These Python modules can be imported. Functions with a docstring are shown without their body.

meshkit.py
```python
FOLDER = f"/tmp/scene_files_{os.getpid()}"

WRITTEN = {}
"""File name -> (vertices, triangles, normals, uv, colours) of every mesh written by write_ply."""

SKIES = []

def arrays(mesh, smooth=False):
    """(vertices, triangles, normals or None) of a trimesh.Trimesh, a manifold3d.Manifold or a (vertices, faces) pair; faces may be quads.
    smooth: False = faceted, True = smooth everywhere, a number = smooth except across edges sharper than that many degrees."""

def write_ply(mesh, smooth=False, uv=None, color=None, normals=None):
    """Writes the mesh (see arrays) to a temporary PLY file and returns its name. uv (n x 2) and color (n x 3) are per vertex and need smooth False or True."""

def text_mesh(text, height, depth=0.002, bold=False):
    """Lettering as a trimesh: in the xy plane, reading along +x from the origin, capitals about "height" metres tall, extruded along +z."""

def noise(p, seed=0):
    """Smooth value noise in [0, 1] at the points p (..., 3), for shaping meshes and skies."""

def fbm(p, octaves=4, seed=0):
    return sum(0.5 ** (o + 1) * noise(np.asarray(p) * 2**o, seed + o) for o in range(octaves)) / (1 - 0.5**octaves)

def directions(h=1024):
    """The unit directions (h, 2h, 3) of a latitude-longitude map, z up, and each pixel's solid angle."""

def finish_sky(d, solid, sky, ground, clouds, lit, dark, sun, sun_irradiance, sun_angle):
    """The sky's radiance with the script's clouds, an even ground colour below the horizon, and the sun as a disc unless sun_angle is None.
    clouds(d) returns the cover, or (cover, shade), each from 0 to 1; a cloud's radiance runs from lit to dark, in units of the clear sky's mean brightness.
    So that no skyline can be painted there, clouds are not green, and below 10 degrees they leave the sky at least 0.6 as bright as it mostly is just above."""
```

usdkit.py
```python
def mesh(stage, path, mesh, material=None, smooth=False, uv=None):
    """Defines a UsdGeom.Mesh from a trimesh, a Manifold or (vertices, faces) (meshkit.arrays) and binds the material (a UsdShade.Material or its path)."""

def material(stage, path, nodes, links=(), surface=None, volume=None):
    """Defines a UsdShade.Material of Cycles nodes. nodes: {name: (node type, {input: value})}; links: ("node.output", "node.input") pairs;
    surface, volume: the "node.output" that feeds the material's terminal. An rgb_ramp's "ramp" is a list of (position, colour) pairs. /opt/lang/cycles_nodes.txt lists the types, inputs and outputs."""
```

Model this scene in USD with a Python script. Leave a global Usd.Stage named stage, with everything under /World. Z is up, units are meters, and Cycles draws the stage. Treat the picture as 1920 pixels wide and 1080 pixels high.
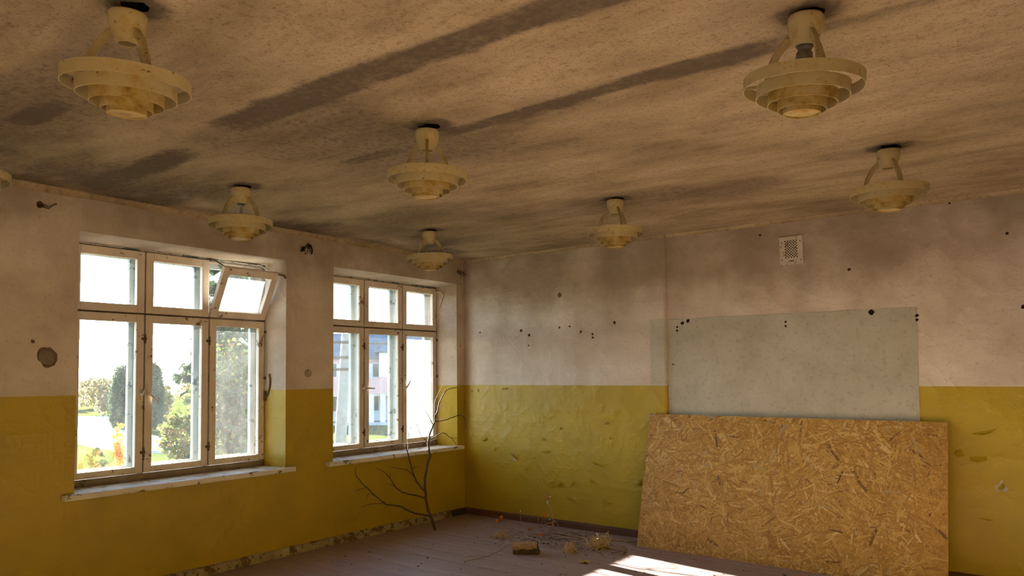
import math, random
import numpy as np, trimesh, usdkit, meshkit
import manifold3d as m3
import shapely.geometry as sg
from pxr import Usd, UsdGeom, UsdLux, UsdShade, Gf, Sdf, Vt

random.seed(7)
RNG = np.random.default_rng(11)
stage = Usd.Stage.CreateInMemory()
UsdGeom.SetStageUpAxis(stage, 'Z')
UsdGeom.SetStageMetersPerUnit(stage, 1.0)
UsdGeom.Xform.Define(stage, '/World')
UsdGeom.Scope.Define(stage, '/World/Looks')

# ------------------------------------------------------------------ camera, sky, sun, exposure
EXPOSURE = 1.66
SKY_STRENGTH = 0.17
SUN_INTENSITY = 7.5
SUN_DIR = np.array([1.0, -0.135, -0.322]); SUN_DIR /= np.linalg.norm(SUN_DIR)

EYE = (5.7378, -6.6573, 1.6372)
yaw, pitch, roll = -0.6457, 0.0455, -0.0084
fwd = np.array([math.sin(yaw) * math.cos(pitch), math.cos(yaw) * math.cos(pitch), math.sin(pitch)])
rt = np.cross(fwd, [0, 0, 1]); rt /= np.linalg.norm(rt); upv = np.cross(rt, fwd)
rt2 = rt * math.cos(roll) + upv * math.sin(roll)
up2 = -rt * math.sin(roll) + upv * math.cos(roll)
cam = UsdGeom.Camera.Define(stage, '/World/camera')
M = Gf.Matrix4d(*[float(v) for v in (*rt2, 0, *up2, 0, *(-fwd), 0, *EYE, 1)])
cam.AddTransformOp().Set(M)
cam.CreateHorizontalApertureAttr(36.0)
cam.CreateVerticalApertureAttr(20.25)
cam.CreateFocalLengthAttr(36.0 * 1375.08 / 1920)
cam.CreateVerticalApertureOffsetAttr(98.88 * 36.0 / 1920)
cam.CreateClippingRangeAttr(Gf.Vec2f(0.05, 5000))
cam.CreateExposureAttr(EXPOSURE)

sun_el = math.asin(-SUN_DIR[2])
sun_rot = math.atan2(-SUN_DIR[0], -SUN_DIR[1]) % (2 * math.pi)
sky = usdkit.material(stage, '/World/Looks/sky', {
    's': ('sky_texture', {'sky_type': 'multiple_scattering', 'sun_disc': False, 'sun_elevation': sun_el, 'sun_rotation': sun_rot,
                          'air_density': 1.0, 'aerosol_density': 1.0, 'ozone_density': 1.0}),
    'b': ('background_shader', {'strength': SKY_STRENGTH})}, [('s.color', 'b.color')], surface='b.background')
dome = UsdLux.DomeLight.Define(stage, '/World/sky_dome')
UsdShade.MaterialBindingAPI.Apply(dome.GetPrim()).Bind(sky)
sun = UsdLux.DistantLight.Define(stage, '/World/sun')
sun.CreateIntensityAttr(SUN_INTENSITY)
sun.CreateNormalizeAttr(True)
sun.CreateAngleAttr(0.55)
sun.CreateColorAttr(Gf.Vec3f(1.0, 0.93, 0.82))
zax = -SUN_DIR; xax = np.cross([0, 0, 1], zax); xax /= np.linalg.norm(xax); yax = np.cross(zax, xax)
sun.AddTransformOp().Set(Gf.Matrix4d(*[float(v) for v in (*xax, 0, *yax, 0, *zax, 0, 0, 0, 30, 1)]))

# ------------------------------------------------------------------ helpers
USED = {}


def numbered(parent, name):
    k = f'{parent}/{name}'
    n = USED.get(k, 0); USED[k] = n + 1
    return k if n == 0 else f'{k}_{n:03d}'


def pathof(p):
    return '/World' if p is None else (p if isinstance(p, str) else str(p.GetPath()))


def obj(name, mesh, mat, parent=None, smooth=False, prim=None, label=None, kind=None):
    path = numbered(pathof(parent), name)
    g = usdkit.mesh(stage, path, mesh, mat, smooth=smooth)
    if prim:
        for k, v in prim.items():
            UsdGeom.PrimvarsAPI(g).CreatePrimvar(k, Sdf.ValueTypeNames.FloatArray, 'vertex').Set(Vt.FloatArray.FromNumpy(np.asarray(v, np.float32)))
    p = g.GetPrim()
    if label: p.SetCustomDataByKey('label', label)
    if kind: p.SetCustomDataByKey('kind', kind)
    return p


def thing(name, label, cat, loc=(0, 0, 0), rot=(0, 0, 0), group=None, ref=None):
    x = UsdGeom.Xform.Define(stage, numbered('/World', name))
    x.AddTranslateOp().Set(Gf.Vec3d(*map(float, loc)))
    x.AddRotateZYXOp().Set(Gf.Vec3f(*map(float, rot)))
    p = x.GetPrim()
    p.SetCustomDataByKey('label', label); p.SetCustomDataByKey('category', cat)
    if group: p.SetCustomDataByKey('group', group)
    if ref is not None:
        p.GetReferences().AddInternalReference(ref.GetPath()); p.SetInstanceable(True)
    return p


def tag(p, label, cat, group=None, kind=None):
    p.SetCustomDataByKey('label', label); p.SetCustomDataByKey('category', cat)
    if group: p.SetCustomDataByKey('group', group)
    if kind: p.SetCustomDataByKey('kind', kind)
    return p


def struct(name, label=None):
    p = UsdGeom.Xform.Define(stage, numbered('/World', name)).GetPrim()
    p.SetCustomDataByKey('kind', 'structure')
    if label: p.SetCustomDataByKey('label', label)
    return p


def cat(ms):
    ms = [m if isinstance(m, trimesh.Trimesh) else tm(m) for m in ms]
    return trimesh.util.concatenate(ms)


def tm(m):
    v, f, _ = meshkit.arrays(m)
    return trimesh.Trimesh(v, f, process=False)


def box(x0, x1, y0, y1, z0, z1):
    b = trimesh.creation.box((abs(x1 - x0), abs(y1 - y0), abs(z1 - z0)))
    b.apply_translation(((x0 + x1) / 2, (y0 + y1) / 2, (z0 + z1) / 2))
    return b


def mbox(x0, x1, y0, y1, z0, z1):
    return m3.Manifold.cube((x1 - x0, y1 - y0, z1 - z0)).translate((x0, y0, z0))


def hull(pts):
    return m3.Manifold.hull_points(np.asarray(pts, float))


def cbox(x0, x1, y0, y1, z0, z1, c=0.004):
    """box with chamfered edges"""
    P = []
    for x, sx in ((x0, 1), (x1, -1)):
        for y, sy in ((y0, 1), (y1, -1)):
            for z, sz in ((z0, 1), (z1, -1)):
                P += [(x + sx * c, y + sy * c, z), (x + sx * c, y, z + sz * c), (x, y + sy * c, z + sz * c)]
    return tm(hull(P))


def tube(pts, radii, n=7, cap=True):
    pts = np.asarray(pts, float); m = len(pts)
    radii = np.broadcast_to(np.asarray(radii, float), (m,))
    t = np.gradient(pts, axis=0); t /= np.linalg.norm(t, axis=1, keepdims=True) + 1e-12
    a = np.array([0, 0, 1.0]) if abs(t[0][2]) < .9 else np.array([1.0, 0, 0])
    V = []
    for i in range(m):
        u = np.cross(t[i], a); u /= np.linalg.norm(u) + 1e-12; w = np.cross(t[i], u); a = np.cross(u, t[i])
        ang = np.arange(n) * 2 * math.pi / n
        V.append(pts[i] + radii[i] * (np.cos(ang)[:, None] * u + np.sin(ang)[:, None] * w))
    V = np.vstack(V); F = []
    for i in range(m - 1):
        for j in range(n):
            k = (j + 1) % n
            F += [(i * n + j, (i + 1) * n + k, i * n + k), (i * n + j, (i + 1) * n + j, (i + 1) * n + k)]
    if cap:
        V = np.vstack([V, pts[:1], pts[-1:]]); c0, c1 = len(V) - 2, len(V) - 1
        for j in range(n):
            k = (j + 1) % n
            F += [(c0, j, k), (c1, (m - 1) * n + k, (m - 1) * n + j)]
    return trimesh.Trimesh(V, np.array(F), process=False)


def smoothline(pts, k=4):
    """Catmull-Rom resampling of a polyline"""
    p = np.asarray(pts, float)
    if len(p) < 3: 
        return np.array([p[0] + (p[-1] - p[0]) * s for s in np.linspace(0, 1, k + 1)])
    q = np.vstack([2 * p[0] - p[1], p, 2 * p[-1] - p[-2]]); out = []
    for i in range(1, len(q) - 2):
        for s in np.arange(k) / k:
            a, b, c, d = q[i - 1], q[i], q[i + 1], q[i + 2]
            out.append(.5 * (2 * b + (c - a) * s + (2 * a - 5 * b + 4 * c - d) * s * s + (3 * b - a - 3 * c + d) * s ** 3))
    out.append(p[-1])
    return np.array(out)


def lathe(profile, n=48):
    """closed or open profile [(r,z)...] revolved about z"""
    prof = np.asarray(profile, float); m = len(prof)
    ang = np.arange(n) * 2 * math.pi / n
    V = np.stack([prof[:, 0][None] * np.cos(ang)[:, None], prof[:, 0][None] * np.sin(ang)[:, None], np.repeat(prof[:, 1][None], n, 0)], -1).reshape(-1, 3)
    F = []
    for j in range(n):
        k = (j + 1) % n
        for i in range(m - 1):
            F += [(j * m + i, k * m + i, k * m + i + 1), (j * m + i, k * m + i + 1, j * m + i + 1)]
    return trimesh.Trimesh(V, np.array(F), process=False)


def ring(r, z0, z1, t=0.003, n=64):
    return lathe([(r, z0), (r, z1), (r - t, z1), (r - t, z0), (r, z0)], n)


def flip(m):
    return trimesh.Trimesh(m.vertices, m.faces[:, ::-1], process=False)


def quads(C, U, W):
    """cards at C with half axes U and W"""
    C, U, W = map(lambda a: np.asarray(a, float), (C, U, W)); n = len(C)
    V = np.stack([C - U - W, C + U - W, C + U + W, C - U + W], 1).reshape(-1, 3)
    b = np.arange(n)[:, None] * 4
    F = np.concatenate([b + [0, 1, 2], b + [0, 2, 3]], 1).reshape(-1, 3)
    return trimesh.Trimesh(V, F, process=False)


# ------------------------------------------------------------------ materials
def mat(name, nodes, links, surface='p.BSDF'):
    return usdkit.material(stage, f'/World/Looks/{name}', nodes, links, surface=surface)


def plain(name, col, rough=.7, metallic=0.0, spec=.4, var=None, scale=8, bump=0.0, bscale=60):
    """a colour that wanders between col and var with noise, with a fine bump"""
    N = {'g': ('geometry', {}), 'n': ('noise_texture', {'scale': scale, 'detail': 5, 'roughness': .6}),
         'p': ('principled_bsdf', {'roughness': rough, 'metallic': metallic, 'specular_ior_level': spec})}
    L = [('g.position', 'n.vector')]
    N['r'] = ('rgb_ramp', {'ramp': [(.3, col), (.7, var or col)]})
    L += [('n.fac', 'r.fac'), ('r.color', 'p.base_color')]
    if bump:
        N['bn'] = ('noise_texture', {'scale': bscale, 'detail': 4, 'roughness': .6})
        N['b'] = ('bump', {'strength': bump, 'distance': .004})
        L += [('g.position', 'bn.vector'), ('bn.fac', 'b.height'), ('b.normal', 'p.normal')]
    return mat(name, N, L)


def wall_paint(name, top, top2, low, low2):
    """two-tone painted plaster: whitewash above z = 1.512, glossy oil paint below; grime patches, brush marks"""
    N = {'g': ('geometry', {}), 's': ('separate_xyz', {}),
         'wn': ('noise_texture', {'scale': 2.2, 'detail': 3}), 'wm': ('math', {'math_type': 'multiply_add', 'value2': .012, 'value3': -.006}),
         'za': ('math', {'math_type': 'add'}), 'gt': ('math', {'math_type': 'greater_than', 'value2': 1.512}),
         # grime
         'n1': ('noise_texture', {'scale': 1.3, 'detail': 7, 'roughness': .62}), 'r1': ('rgb_ramp', {'ramp': [(.34, (0, 0, 0)), (.68, (1, 1, 1))]}),
         'n2': ('noise_texture', {'scale': 38, 'detail': 3, 'roughness': .7}), 'r2': ('rgb_ramp', {'ramp': [(.30, (.55, .5, .44)), (.42, (1, 1, 1))]}),
         'ct': ('mix', {'color1': top, 'color2': top2}),
         'ctm': ('mix', {'mix_type': 'multiply', 'fac': .5}),
         # soot and grime that has crept down from the ceiling in uneven clouds
         'ns': ('noise_texture', {'scale': 1.05, 'detail': 7, 'roughness': .6}), 'nsm': ('math', {'math_type': 'multiply_add', 'value2': 3.4, 'value3': -1.7}), 'nsz': ('math', {'math_type': 'add'}),
         'nsr': ('map_range', {'range_type': 'smoothstep', 'from_min': 1.95, 'from_max': 3.35, 'to_min': 0, 'to_max': .85, 'clamp': True}), 'cts': ('mix', {'color2': (.25, .19, .135)}),
         # low: brush streaks
         'mp': ('mapping', {'scale': (3, 3, 30)}), 'n3': ('noise_texture', {'scale': 1.6, 'detail': 4, 'roughness': .6}),
         'n4': ('noise_texture', {'scale': 1.9, 'detail': 5, 'roughness': .6}), 'r4': ('rgb_ramp', {'ramp': [(.35, (0, 0, 0)), (.7, (1, 1, 1))]}),
         'cl': ('mix', {'color1': low, 'color2': low2}),
         'nc': ('noise_texture', {'scale': 9, 'detail': 6, 'roughness': .72}), 'rc': ('rgb_ramp', {'ramp': [(.725, (0, 0, 0)), (.735, (1, 1, 1))]}),
         'clc': ('mix', {'color2': (.42, .36, .29)}),
         'mix': ('mix', {}), 'bare': ('attribute', {'attribute': 'bare'}),
         'mb': ('mix', {'color2': (.15, .095, .06)}),
         'ro': ('map_range', {'from_min': 0, 'from_max': 1, 'to_min': .42, 'to_max': .92}),
         'sp': ('map_range', {'from_min': 0, 'from_max': 1, 'to_min': .4, 'to_max': .12}),
         'bh': ('mix_float', {'fac': .5}), 'bn': ('noise_texture', {'scale': 90, 'detail': 3, 'roughness': .6}),
         'wv': ('noise_texture', {'type': 'ridged_multifractal', 'scale': 3.2, 'detail': 4, 'roughness': .6, 'offset': .9, 'gain': 1.6}), 'b2': ('bump', {'strength': .35, 'distance': .012}),
         'b': ('bump', {'strength': .35, 'distance': .004}),
         'p': ('principled_bsdf', {})}
    L = [('g.position', 's.vector'), ('g.position', 'wn.vector'), ('wn.fac', 'wm.value1'), ('s.z', 'za.value1'), ('wm.value', 'za.value2'), ('za.value', 'gt.value1'),
         ('g.position', 'n1.vector'), ('n1.fac', 'r1.fac'), ('r1.color', 'ct.fac'), ('g.position', 'n2.vector'), ('n2.fac', 'r2.fac'),
         ('ct.color', 'ctm.color1'), ('r2.color', 'ctm.color2'),
         ('g.position', 'mp.vector'), ('mp.vector', 'n3.vector'), ('g.position', 'n4.vector'), ('n4.fac', 'r4.fac'), ('r4.color', 'cl.fac'),
         ('g.position', 'nc.vector'), ('nc.fac', 'rc.fac'), ('rc.color', 'clc.fac'), ('cl.color', 'clc.color1'),
         ('gt.value', 'mix.fac'), ('clc.color', 'mix.color1'), ('g.position', 'ns.vector'), ('ns.fac', 'nsm.value1'), ('nsm.value', 'nsz.value1'), ('s.z', 'nsz.value2'), ('nsz.value', 'nsr.value'), ('nsr.result', 'cts.fac'), ('ctm.color', 'cts.color1'), ('cts.color', 'mix.color2'),
         ('bare.fac', 'mb.fac'), ('mix.color', 'mb.color1'), ('mb.color', 'p.base_color'),
         ('gt.value', 'ro.value'), ('ro.result', 'p.roughness'), ('gt.value', 'sp.value'), ('sp.result', 'p.specular_ior_level'),
         ('g.position', 'bn.vector'), ('n3.fac', 'bh.a'), ('bn.fac', 'bh.b'), ('bh.result', 'b.height'), ('g.position', 'wv.vector'), ('wv.fac', 'b2.height'), ('b.normal', 'b2.normal'), ('b2.normal', 'p.normal')]
    return mat(name, N, L)


TOP, TOP2 = (.66, .575, .50), (.44, .355, .28)
LOW, LOW2 = (.44, .302, .015), (.36, .25, .018)
M_wall = wall_paint('wall_paint', TOP, TOP2, LOW, LOW2)

# ceiling: distemper, brushed along the room, with grime (primvar "stain")
M_ceil = mat('ceiling_paint', {
    'g': ('geometry', {}), 'a': ('attribute', {'attribute': 'stain'}),
    'mp': ('mapping', {'scale': (.8, 1.9, 1)}), 'n1': ('noise_texture', {'scale': 1.9, 'detail': 8, 'roughness': .66}), 'r1': ('rgb_ramp', {'ramp': [(.33, (.245, .178, .102)), (.5, (.345, .258, .154)), (.66, (.41, .312, .192))]}),
    'sa': ('math', {'math_type': 'multiply_add', 'value2': 1.3, 'value3': -.65}), 'sm': ('math', {'math_type': 'add'}), 'sr': ('map_range', {'range_type': 'smoothstep', 'from_min': .12, 'from_max': 1.0, 'to_min': 0, 'to_max': 1, 'clamp': True}),
    'n2': ('noise_texture', {'scale': 24, 'detail': 4, 'roughness': .75}), 'r2': ('rgb_ramp', {'ramp': [(.34, (.5, .46, .42)), (.5, (1, 1, 1))]}),
    'n3': ('noise_texture', {'scale': 75, 'detail': 3, 'roughness': .7}), 'r3': ('rgb_ramp', {'ramp': [(.34, (.35, .3, .26)), (.42, (1, 1, 1))]}),
    'm1': ('mix', {'mix_type': 'multiply', 'fac': .55}), 'm3': ('mix', {'mix_type': 'multiply', 'fac': .7}),
    'st': ('mix', {'color2': (.105, .077, .052)}),
    'bn': ('noise_texture', {'scale': 60, 'detail': 4, 'roughness': .65}), 'b': ('bump', {'strength': .4, 'distance': .006}),
    'p': ('principled_bsdf', {'roughness': .95, 'specular_ior_level': .1})},
    [('g.position', 'mp.vector'), ('mp.vector', 'n1.vector'), ('n1.fac', 'r1.fac'), ('g.position', 'n2.vector'), ('n2.fac', 'r2.fac'), ('g.position', 'n3.vector'), ('n3.fac', 'r3.fac'),
     ('r1.color', 'm1.color1'), ('r2.color', 'm1.color2'), ('m1.color', 'm3.color1'), ('r3.color', 'm3.color2'), ('m3.color', 'st.color1'), ('n2.fac', 'sa.value1'), ('a.fac', 'sm.value1'), ('sa.value', 'sm.value2'), ('sm.value', 'sr.value'), ('sr.result', 'st.fac'), ('st.color', 'p.base_color'),
     ('g.position', 'bn.vector'), ('bn.fac', 'b.height'), ('b.normal', 'p.normal')])

# floor planks: worn mauve-brown paint, streaks along the boards
M_floor = []
for i, (a, b) in enumerate((((.30, .222, .222), (.39, .30, .297)), ((.285, .21, .21), (.37, .282, .28)), ((.315, .235, .234), (.405, .31, .305)))):
    M_floor.append(mat(f'floor_paint_{"abc"[i]}', {
        'g': ('geometry', {}), 'mp': ('mapping', {'scale': (1.2, 14, 14)}), 'n': ('noise_texture', {'scale': 2.0, 'detail': 7, 'roughness': .65}), 'r': ('rgb_ramp', {'ramp': [(.32, a), (.68, b)]}),
        'n2': ('noise_texture', {'scale': 16, 'detail': 5, 'roughness': .75}), 'r2': ('rgb_ramp', {'ramp': [(.33, (.4, .33, .28)), (.42, (1, 1, 1))]}),
        'm': ('mix', {'mix_type': 'multiply', 'fac': .8}), 'b': ('bump', {'strength': .3, 'distance': .003}),
        'p': ('principled_bsdf', {'roughness': .5, 'specular_ior_level': .35})},
        [('g.position', 'mp.vector'), ('mp.vector', 'n.vector'), ('n.fac', 'r.fac'), ('g.position', 'n2.vector'), ('n2.fac', 'r2.fac'), ('r.color', 'm.color1'), ('r2.color', 'm.color2'), ('m.color', 'p.base_color'),
         ('n.fac', 'b.height'), ('b.normal', 'p.normal')]))
M_dark = plain('dark_gap', (.02, .015, .012), .95)
M_black = plain('black_void', (.012, .010, .009), .95)
M_soot = plain('soot', (.03, .025, .022), .95, var=(.07, .055, .045), scale=30)


def chipped(name, paint, paint2, under, under2, thr=.60, scale=7, stretch=(1, 1, 1), rough=.6):
    """old brush paint, with chips to wood or earlier coats"""
    return mat(name, {
        'g': ('geometry', {}), 'mp': ('mapping', {'scale': stretch}),
        'n0': ('noise_texture', {'scale': 5, 'detail': 5, 'roughness': .6}), 'r0': ('rgb_ramp', {'ramp': [(.35, paint), (.65, paint2)]}),
        'n1': ('noise_texture', {'scale': scale, 'detail': 8, 'roughness': .74}), 'r1': ('rgb_ramp', {'ramp': [(thr, (0, 0, 0)), (thr + .012, (1, 1, 1))]}),
        'n2': ('noise_texture', {'scale': 11, 'detail': 4}), 'r2': ('rgb_ramp', {'ramp': [(.4, under), (.6, under2)]}),
        'm': ('mix', {}), 'b': ('bump', {'strength': .5, 'distance': .002, 'invert': True}),
        'p': ('principled_bsdf', {'roughness': rough, 'specular_ior_level': .3})},
        [('g.position', 'mp.vector'), ('g.position', 'n0.vector'), ('n0.fac', 'r0.fac'), ('mp.vector', 'n1.vector'), ('n1.fac', 'r1.fac'), ('g.position', 'n2.vector'), ('n2.fac', 'r2.fac'),
         ('r1.color', 'm.fac'), ('r0.color', 'm.color1'), ('r2.color', 'm.color2'), ('m.color', 'p.base_color'), ('r1.color', 'b.height'), ('b.normal', 'p.normal')])


M_sash = chipped('sash_paint', (.68, .585, .495), (.58, .485, .40), (.13, .09, .065), (.25, .12, .08), thr=.605, scale=7)
M_frame = chipped('frame_paint', (.36, .29, .23), (.24, .19, .15), (.07, .06, .055), (.13, .09, .065), thr=.60, scale=9)
M_teal = chipped('old_green_paint', (.50, .44, .37), (.40, .36, .31), (.06, .11, .11), (.10, .14, .13), thr=.53, scale=8)
M_outer = chipped('outer_sash_paint', (.40, .44, .45), (.32, .38, .40), (.14, .20, .19), (.10, .12, .12), thr=.58, scale=8)
M_sill = chipped('sill_paint', (.74, .68, .62), (.62, .56, .50), (.13, .11, .10), (.20, .14, .10), thr=.575, scale=9, stretch=(1.6, .7, 1))
M_skirt = chipped('plaster_ledge_paint', (.40, .33, .26), (.30, .23, .17), (.07, .05, .035), (.14, .09, .06), thr=.52, scale=11)
M_brown = chipped('brown_skirting_paint', (.105, .045, .025), (.14, .062, .035), (.24, .16, .11), (.10, .06, .04), thr=.66, scale=12)
M_handle = plain('handle_metal', (.50, .45, .38), .45, var=(.34, .28, .22), scale=40)
M_iron = plain('rusty_iron', (.07, .045, .03), .8, var=(.14, .09, .06), scale=60)
M_white_metal = chipped('painted_metal', (.55, .48, .40), (.44, .37, .30), (.10, .06, .035), (.16, .08, .04), thr=.62, scale=22)


def glass(name, dust_lo, dust_hi, tint=(.97, .98, .97), scale=(3, 3, 1.6)):
    """window pane: clear glass with a film of dust (diffuse + translucent), grazing reflections"""
    return mat(name, {
        'g': ('geometry', {}), 'mp': ('mapping', {'scale': scale}), 'n': ('noise_texture', {'scale': 2.2, 'detail': 6, 'roughness': .7}),
        'r': ('map_range', {'from_min': .3, 'from_max': .7, 'to_min': dust_lo, 'to_max': dust_hi, 'clamp': True}),
        't': ('transparent_bsdf', {'color': tint}), 'd': ('diffuse_bsdf', {'color': (.55, .53, .5)}), 'l': ('translucent_bsdf', {'color': (.8, .8, .8)}),
        'dm': ('mix_closure', {'fac': .62}), 'm1': ('mix_closure', {}), 'lw': ('layer_weight', {'blend': .5}), 'pw': ('math', {'math_type': 'power', 'value2': 4.5}), 'f': ('math', {'math_type': 'multiply_add', 'value2': .7, 'value3': .02}), 'gl': ('glossy_bsdf', {'color': (1, 1, 1), 'roughness': .02}), 'm2': ('mix_closure', {})},
        [('g.position', 'mp.vector'), ('mp.vector', 'n.vector'), ('n.fac', 'r.value'), ('d.BSDF', 'dm.closure1'), ('l.BSDF', 'dm.closure2'),
         ('r.result', 'm1.fac'), ('t.BSDF', 'm1.closure1'), ('dm.closure', 'm1.closure2'), ('lw.facing', 'pw.value1'), ('pw.value', 'f.value1'), ('f.value', 'm2.fac'), ('m1.closure', 'm2.closure1'), ('gl.BSDF', 'm2.closure2')], surface='m2.closure')


M_glass = glass('dusty_glass', .001, .009, (.95, .96, .95))
M_glass_mid = glass('dustier_glass', .003, .02, (.95, .96, .95))
M_glass_hazy = glass('caked_glass', .06, .13, (.95, .96, .95))
M_glass_outer = glass('outer_glass', .001, .005, (.94, .96, .96))

# lamps: yellowed enamel with rust
M_lamp = mat('yellowed_enamel', {
    'g': ('geometry', {}), 'n': ('noise_texture', {'scale': 13, 'detail': 7, 'roughness': .7}), 'r': ('rgb_ramp', {'ramp': [(.52, (0, 0, 0)), (.72, (1, 1, 1))]}),
    'n0': ('noise_texture', {'scale': 4, 'detail': 3}), 'r0': ('rgb_ramp', {'ramp': [(.35, (.385, .305, .155)), (.65, (.45, .365, .20))]}),
    'n2': ('noise_texture', {'scale': 45, 'detail': 5, 'roughness': .7}), 'r2': ('rgb_ramp', {'ramp': [(.62, (0, 0, 0)), (.68, (1, 1, 1))]}),
    'm': ('mix', {'color2': (.34, .21, .055)}), 'm2': ('mix', {'color2': (.12, .06, .018)}),
    'p': ('principled_bsdf', {'roughness': .55, 'specular_ior_level': .3})},
    [('g.position', 'n.vector'), ('n.fac', 'r.fac'), ('g.position', 'n0.vector'), ('n0.fac', 'r0.fac'), ('r0.color', 'm.color1'), ('r.color', 'm.fac'), ('g.position', 'n2.vector'), ('n2.fac', 'r2.fac'),
     ('m.color', 'm2.color1'), ('r2.color', 'm2.fac'), ('m2.color', 'p.base_color')])
M_lamp_low = mat('rusted_enamel', {
    'g': ('geometry', {}), 'n': ('noise_texture', {'scale': 11, 'detail': 7, 'roughness': .72}), 'r': ('rgb_ramp', {'ramp': [(.40, (.42, .33, .16)), (.52, (.37, .25, .075)), (.63, (.26, .145, .03)), (.74, (.13, .07, .02))]}),
    'p': ('principled_bsdf', {'roughness': .6, 'specular_ior_level': .25})},
    [('g.position', 'n.vector'), ('n.fac', 'r.fac'), ('r.color', 'p.base_color')])
M_socket = plain('bakelite', (.10, .085, .07), .5, var=(.2, .18, .15), scale=30)
M_bulb = glass('bulb_glass', .10, .2, scale=(8, 8, 8))

# ------------------------------------------------------------------ room dimensions
RX, RY, RZ = 6.2, -9.3, 3.0
XB, DB = 2.618, 0.03                # the right part of the end wall is set back by DB from here on, behind a rounded corner
WIN = [(-4.305, -2.509), (-1.962, -0.125), (-6.665, -4.868), (-9.02, -7.225)]
ZS, ZT = .803, 2.712
LAMPS = [(3.039, -5.398), (5.0, -3.807), (2.992, -3.768), (4.923, -1.764), (1.059, -3.663), (2.979, -1.647), (.991, -1.646), (1.05, -5.32)]

# ------------------------------------------------------------------ floor
floor = struct('floor', 'worn mauve-brown painted plank floor')
obj('subfloor', box(-.3, RX + .2, RY - .2, .3, -.09, -.03), M_dark, floor)
y = .0; i = 0
while y > RY:
    w = .112
    dz = RNG.uniform(-.0012, .0012)
    tilt = RNG.uniform(-.0008, .0008)
    b = tm(hull([(x, yy, zz) for x in (0, RX) for yy, zz in ((y - .0005, -.034), (y - w + .0005, -.034), (y - .0005, -.0015), (y - w + .0005, -.0015), (y - .002, dz + tilt), (y - w + .002, dz - tilt))]))
    obj('plank', b, M_floor[RNG.integers(3)], floor)
    y -= w; i += 1

# ------------------------------------------------------------------ ceiling (grid with grime, wiring holes above the lamps)
ceiling = struct('ceiling', 'stained distempered ceiling with dark grime bands')
gx = np.linspace(0, RX, 176); gy = np.linspace(RY, 0, 264)
GX, GY = np.meshgrid(gx, gy, indexing='ij')
V = np.stack([GX, GY, np.full_like(GX, RZ)], -1).reshape(-1, 3)
V[:, 2] += .006 * (meshkit.fbm(V * [1.3, 1.9, 1], 3, 5) - .5)
HOLES = [(x + .012, y + .02, .05) for x, y in LAMPS]
inside = np.zeros(len(V), bool)
for hx, hy, hr in HOLES:
    d = V[:, :2] - [hx, hy]; r = np.hypot(d[:, 0], d[:, 1])
    inside |= r < hr * .62
    near = (r >= hr * .62) & (r < hr * 1.45)
    V[near, :2] = [hx, hy] + d[near] / r[near][:, None] * hr
    rim = near
idx = np.arange(len(V)).reshape(len(gx), len(gy))
F = np.concatenate([np.stack([idx[:-1, :-1], idx[1:, 1:], idx[1:, :-1]], -1).reshape(-1, 3), np.stack([idx[:-1, :-1], idx[:-1, 1:], idx[1:, 1:]], -1).reshape(-1, 3)])
F = F[~inside[F].any(1)]
P3 = V * [1, 1, 0]


def fb(sx, sy, seed, o=5):
    return meshkit.fbm(P3 * [sx, sy, 1] + [0, 0, seed * 3.1], o, seed)


def sstep(a, b, x):
    t = np.clip((x - a) / (b - a), 0, 1); return t * t * (3 - 2 * t)


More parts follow.
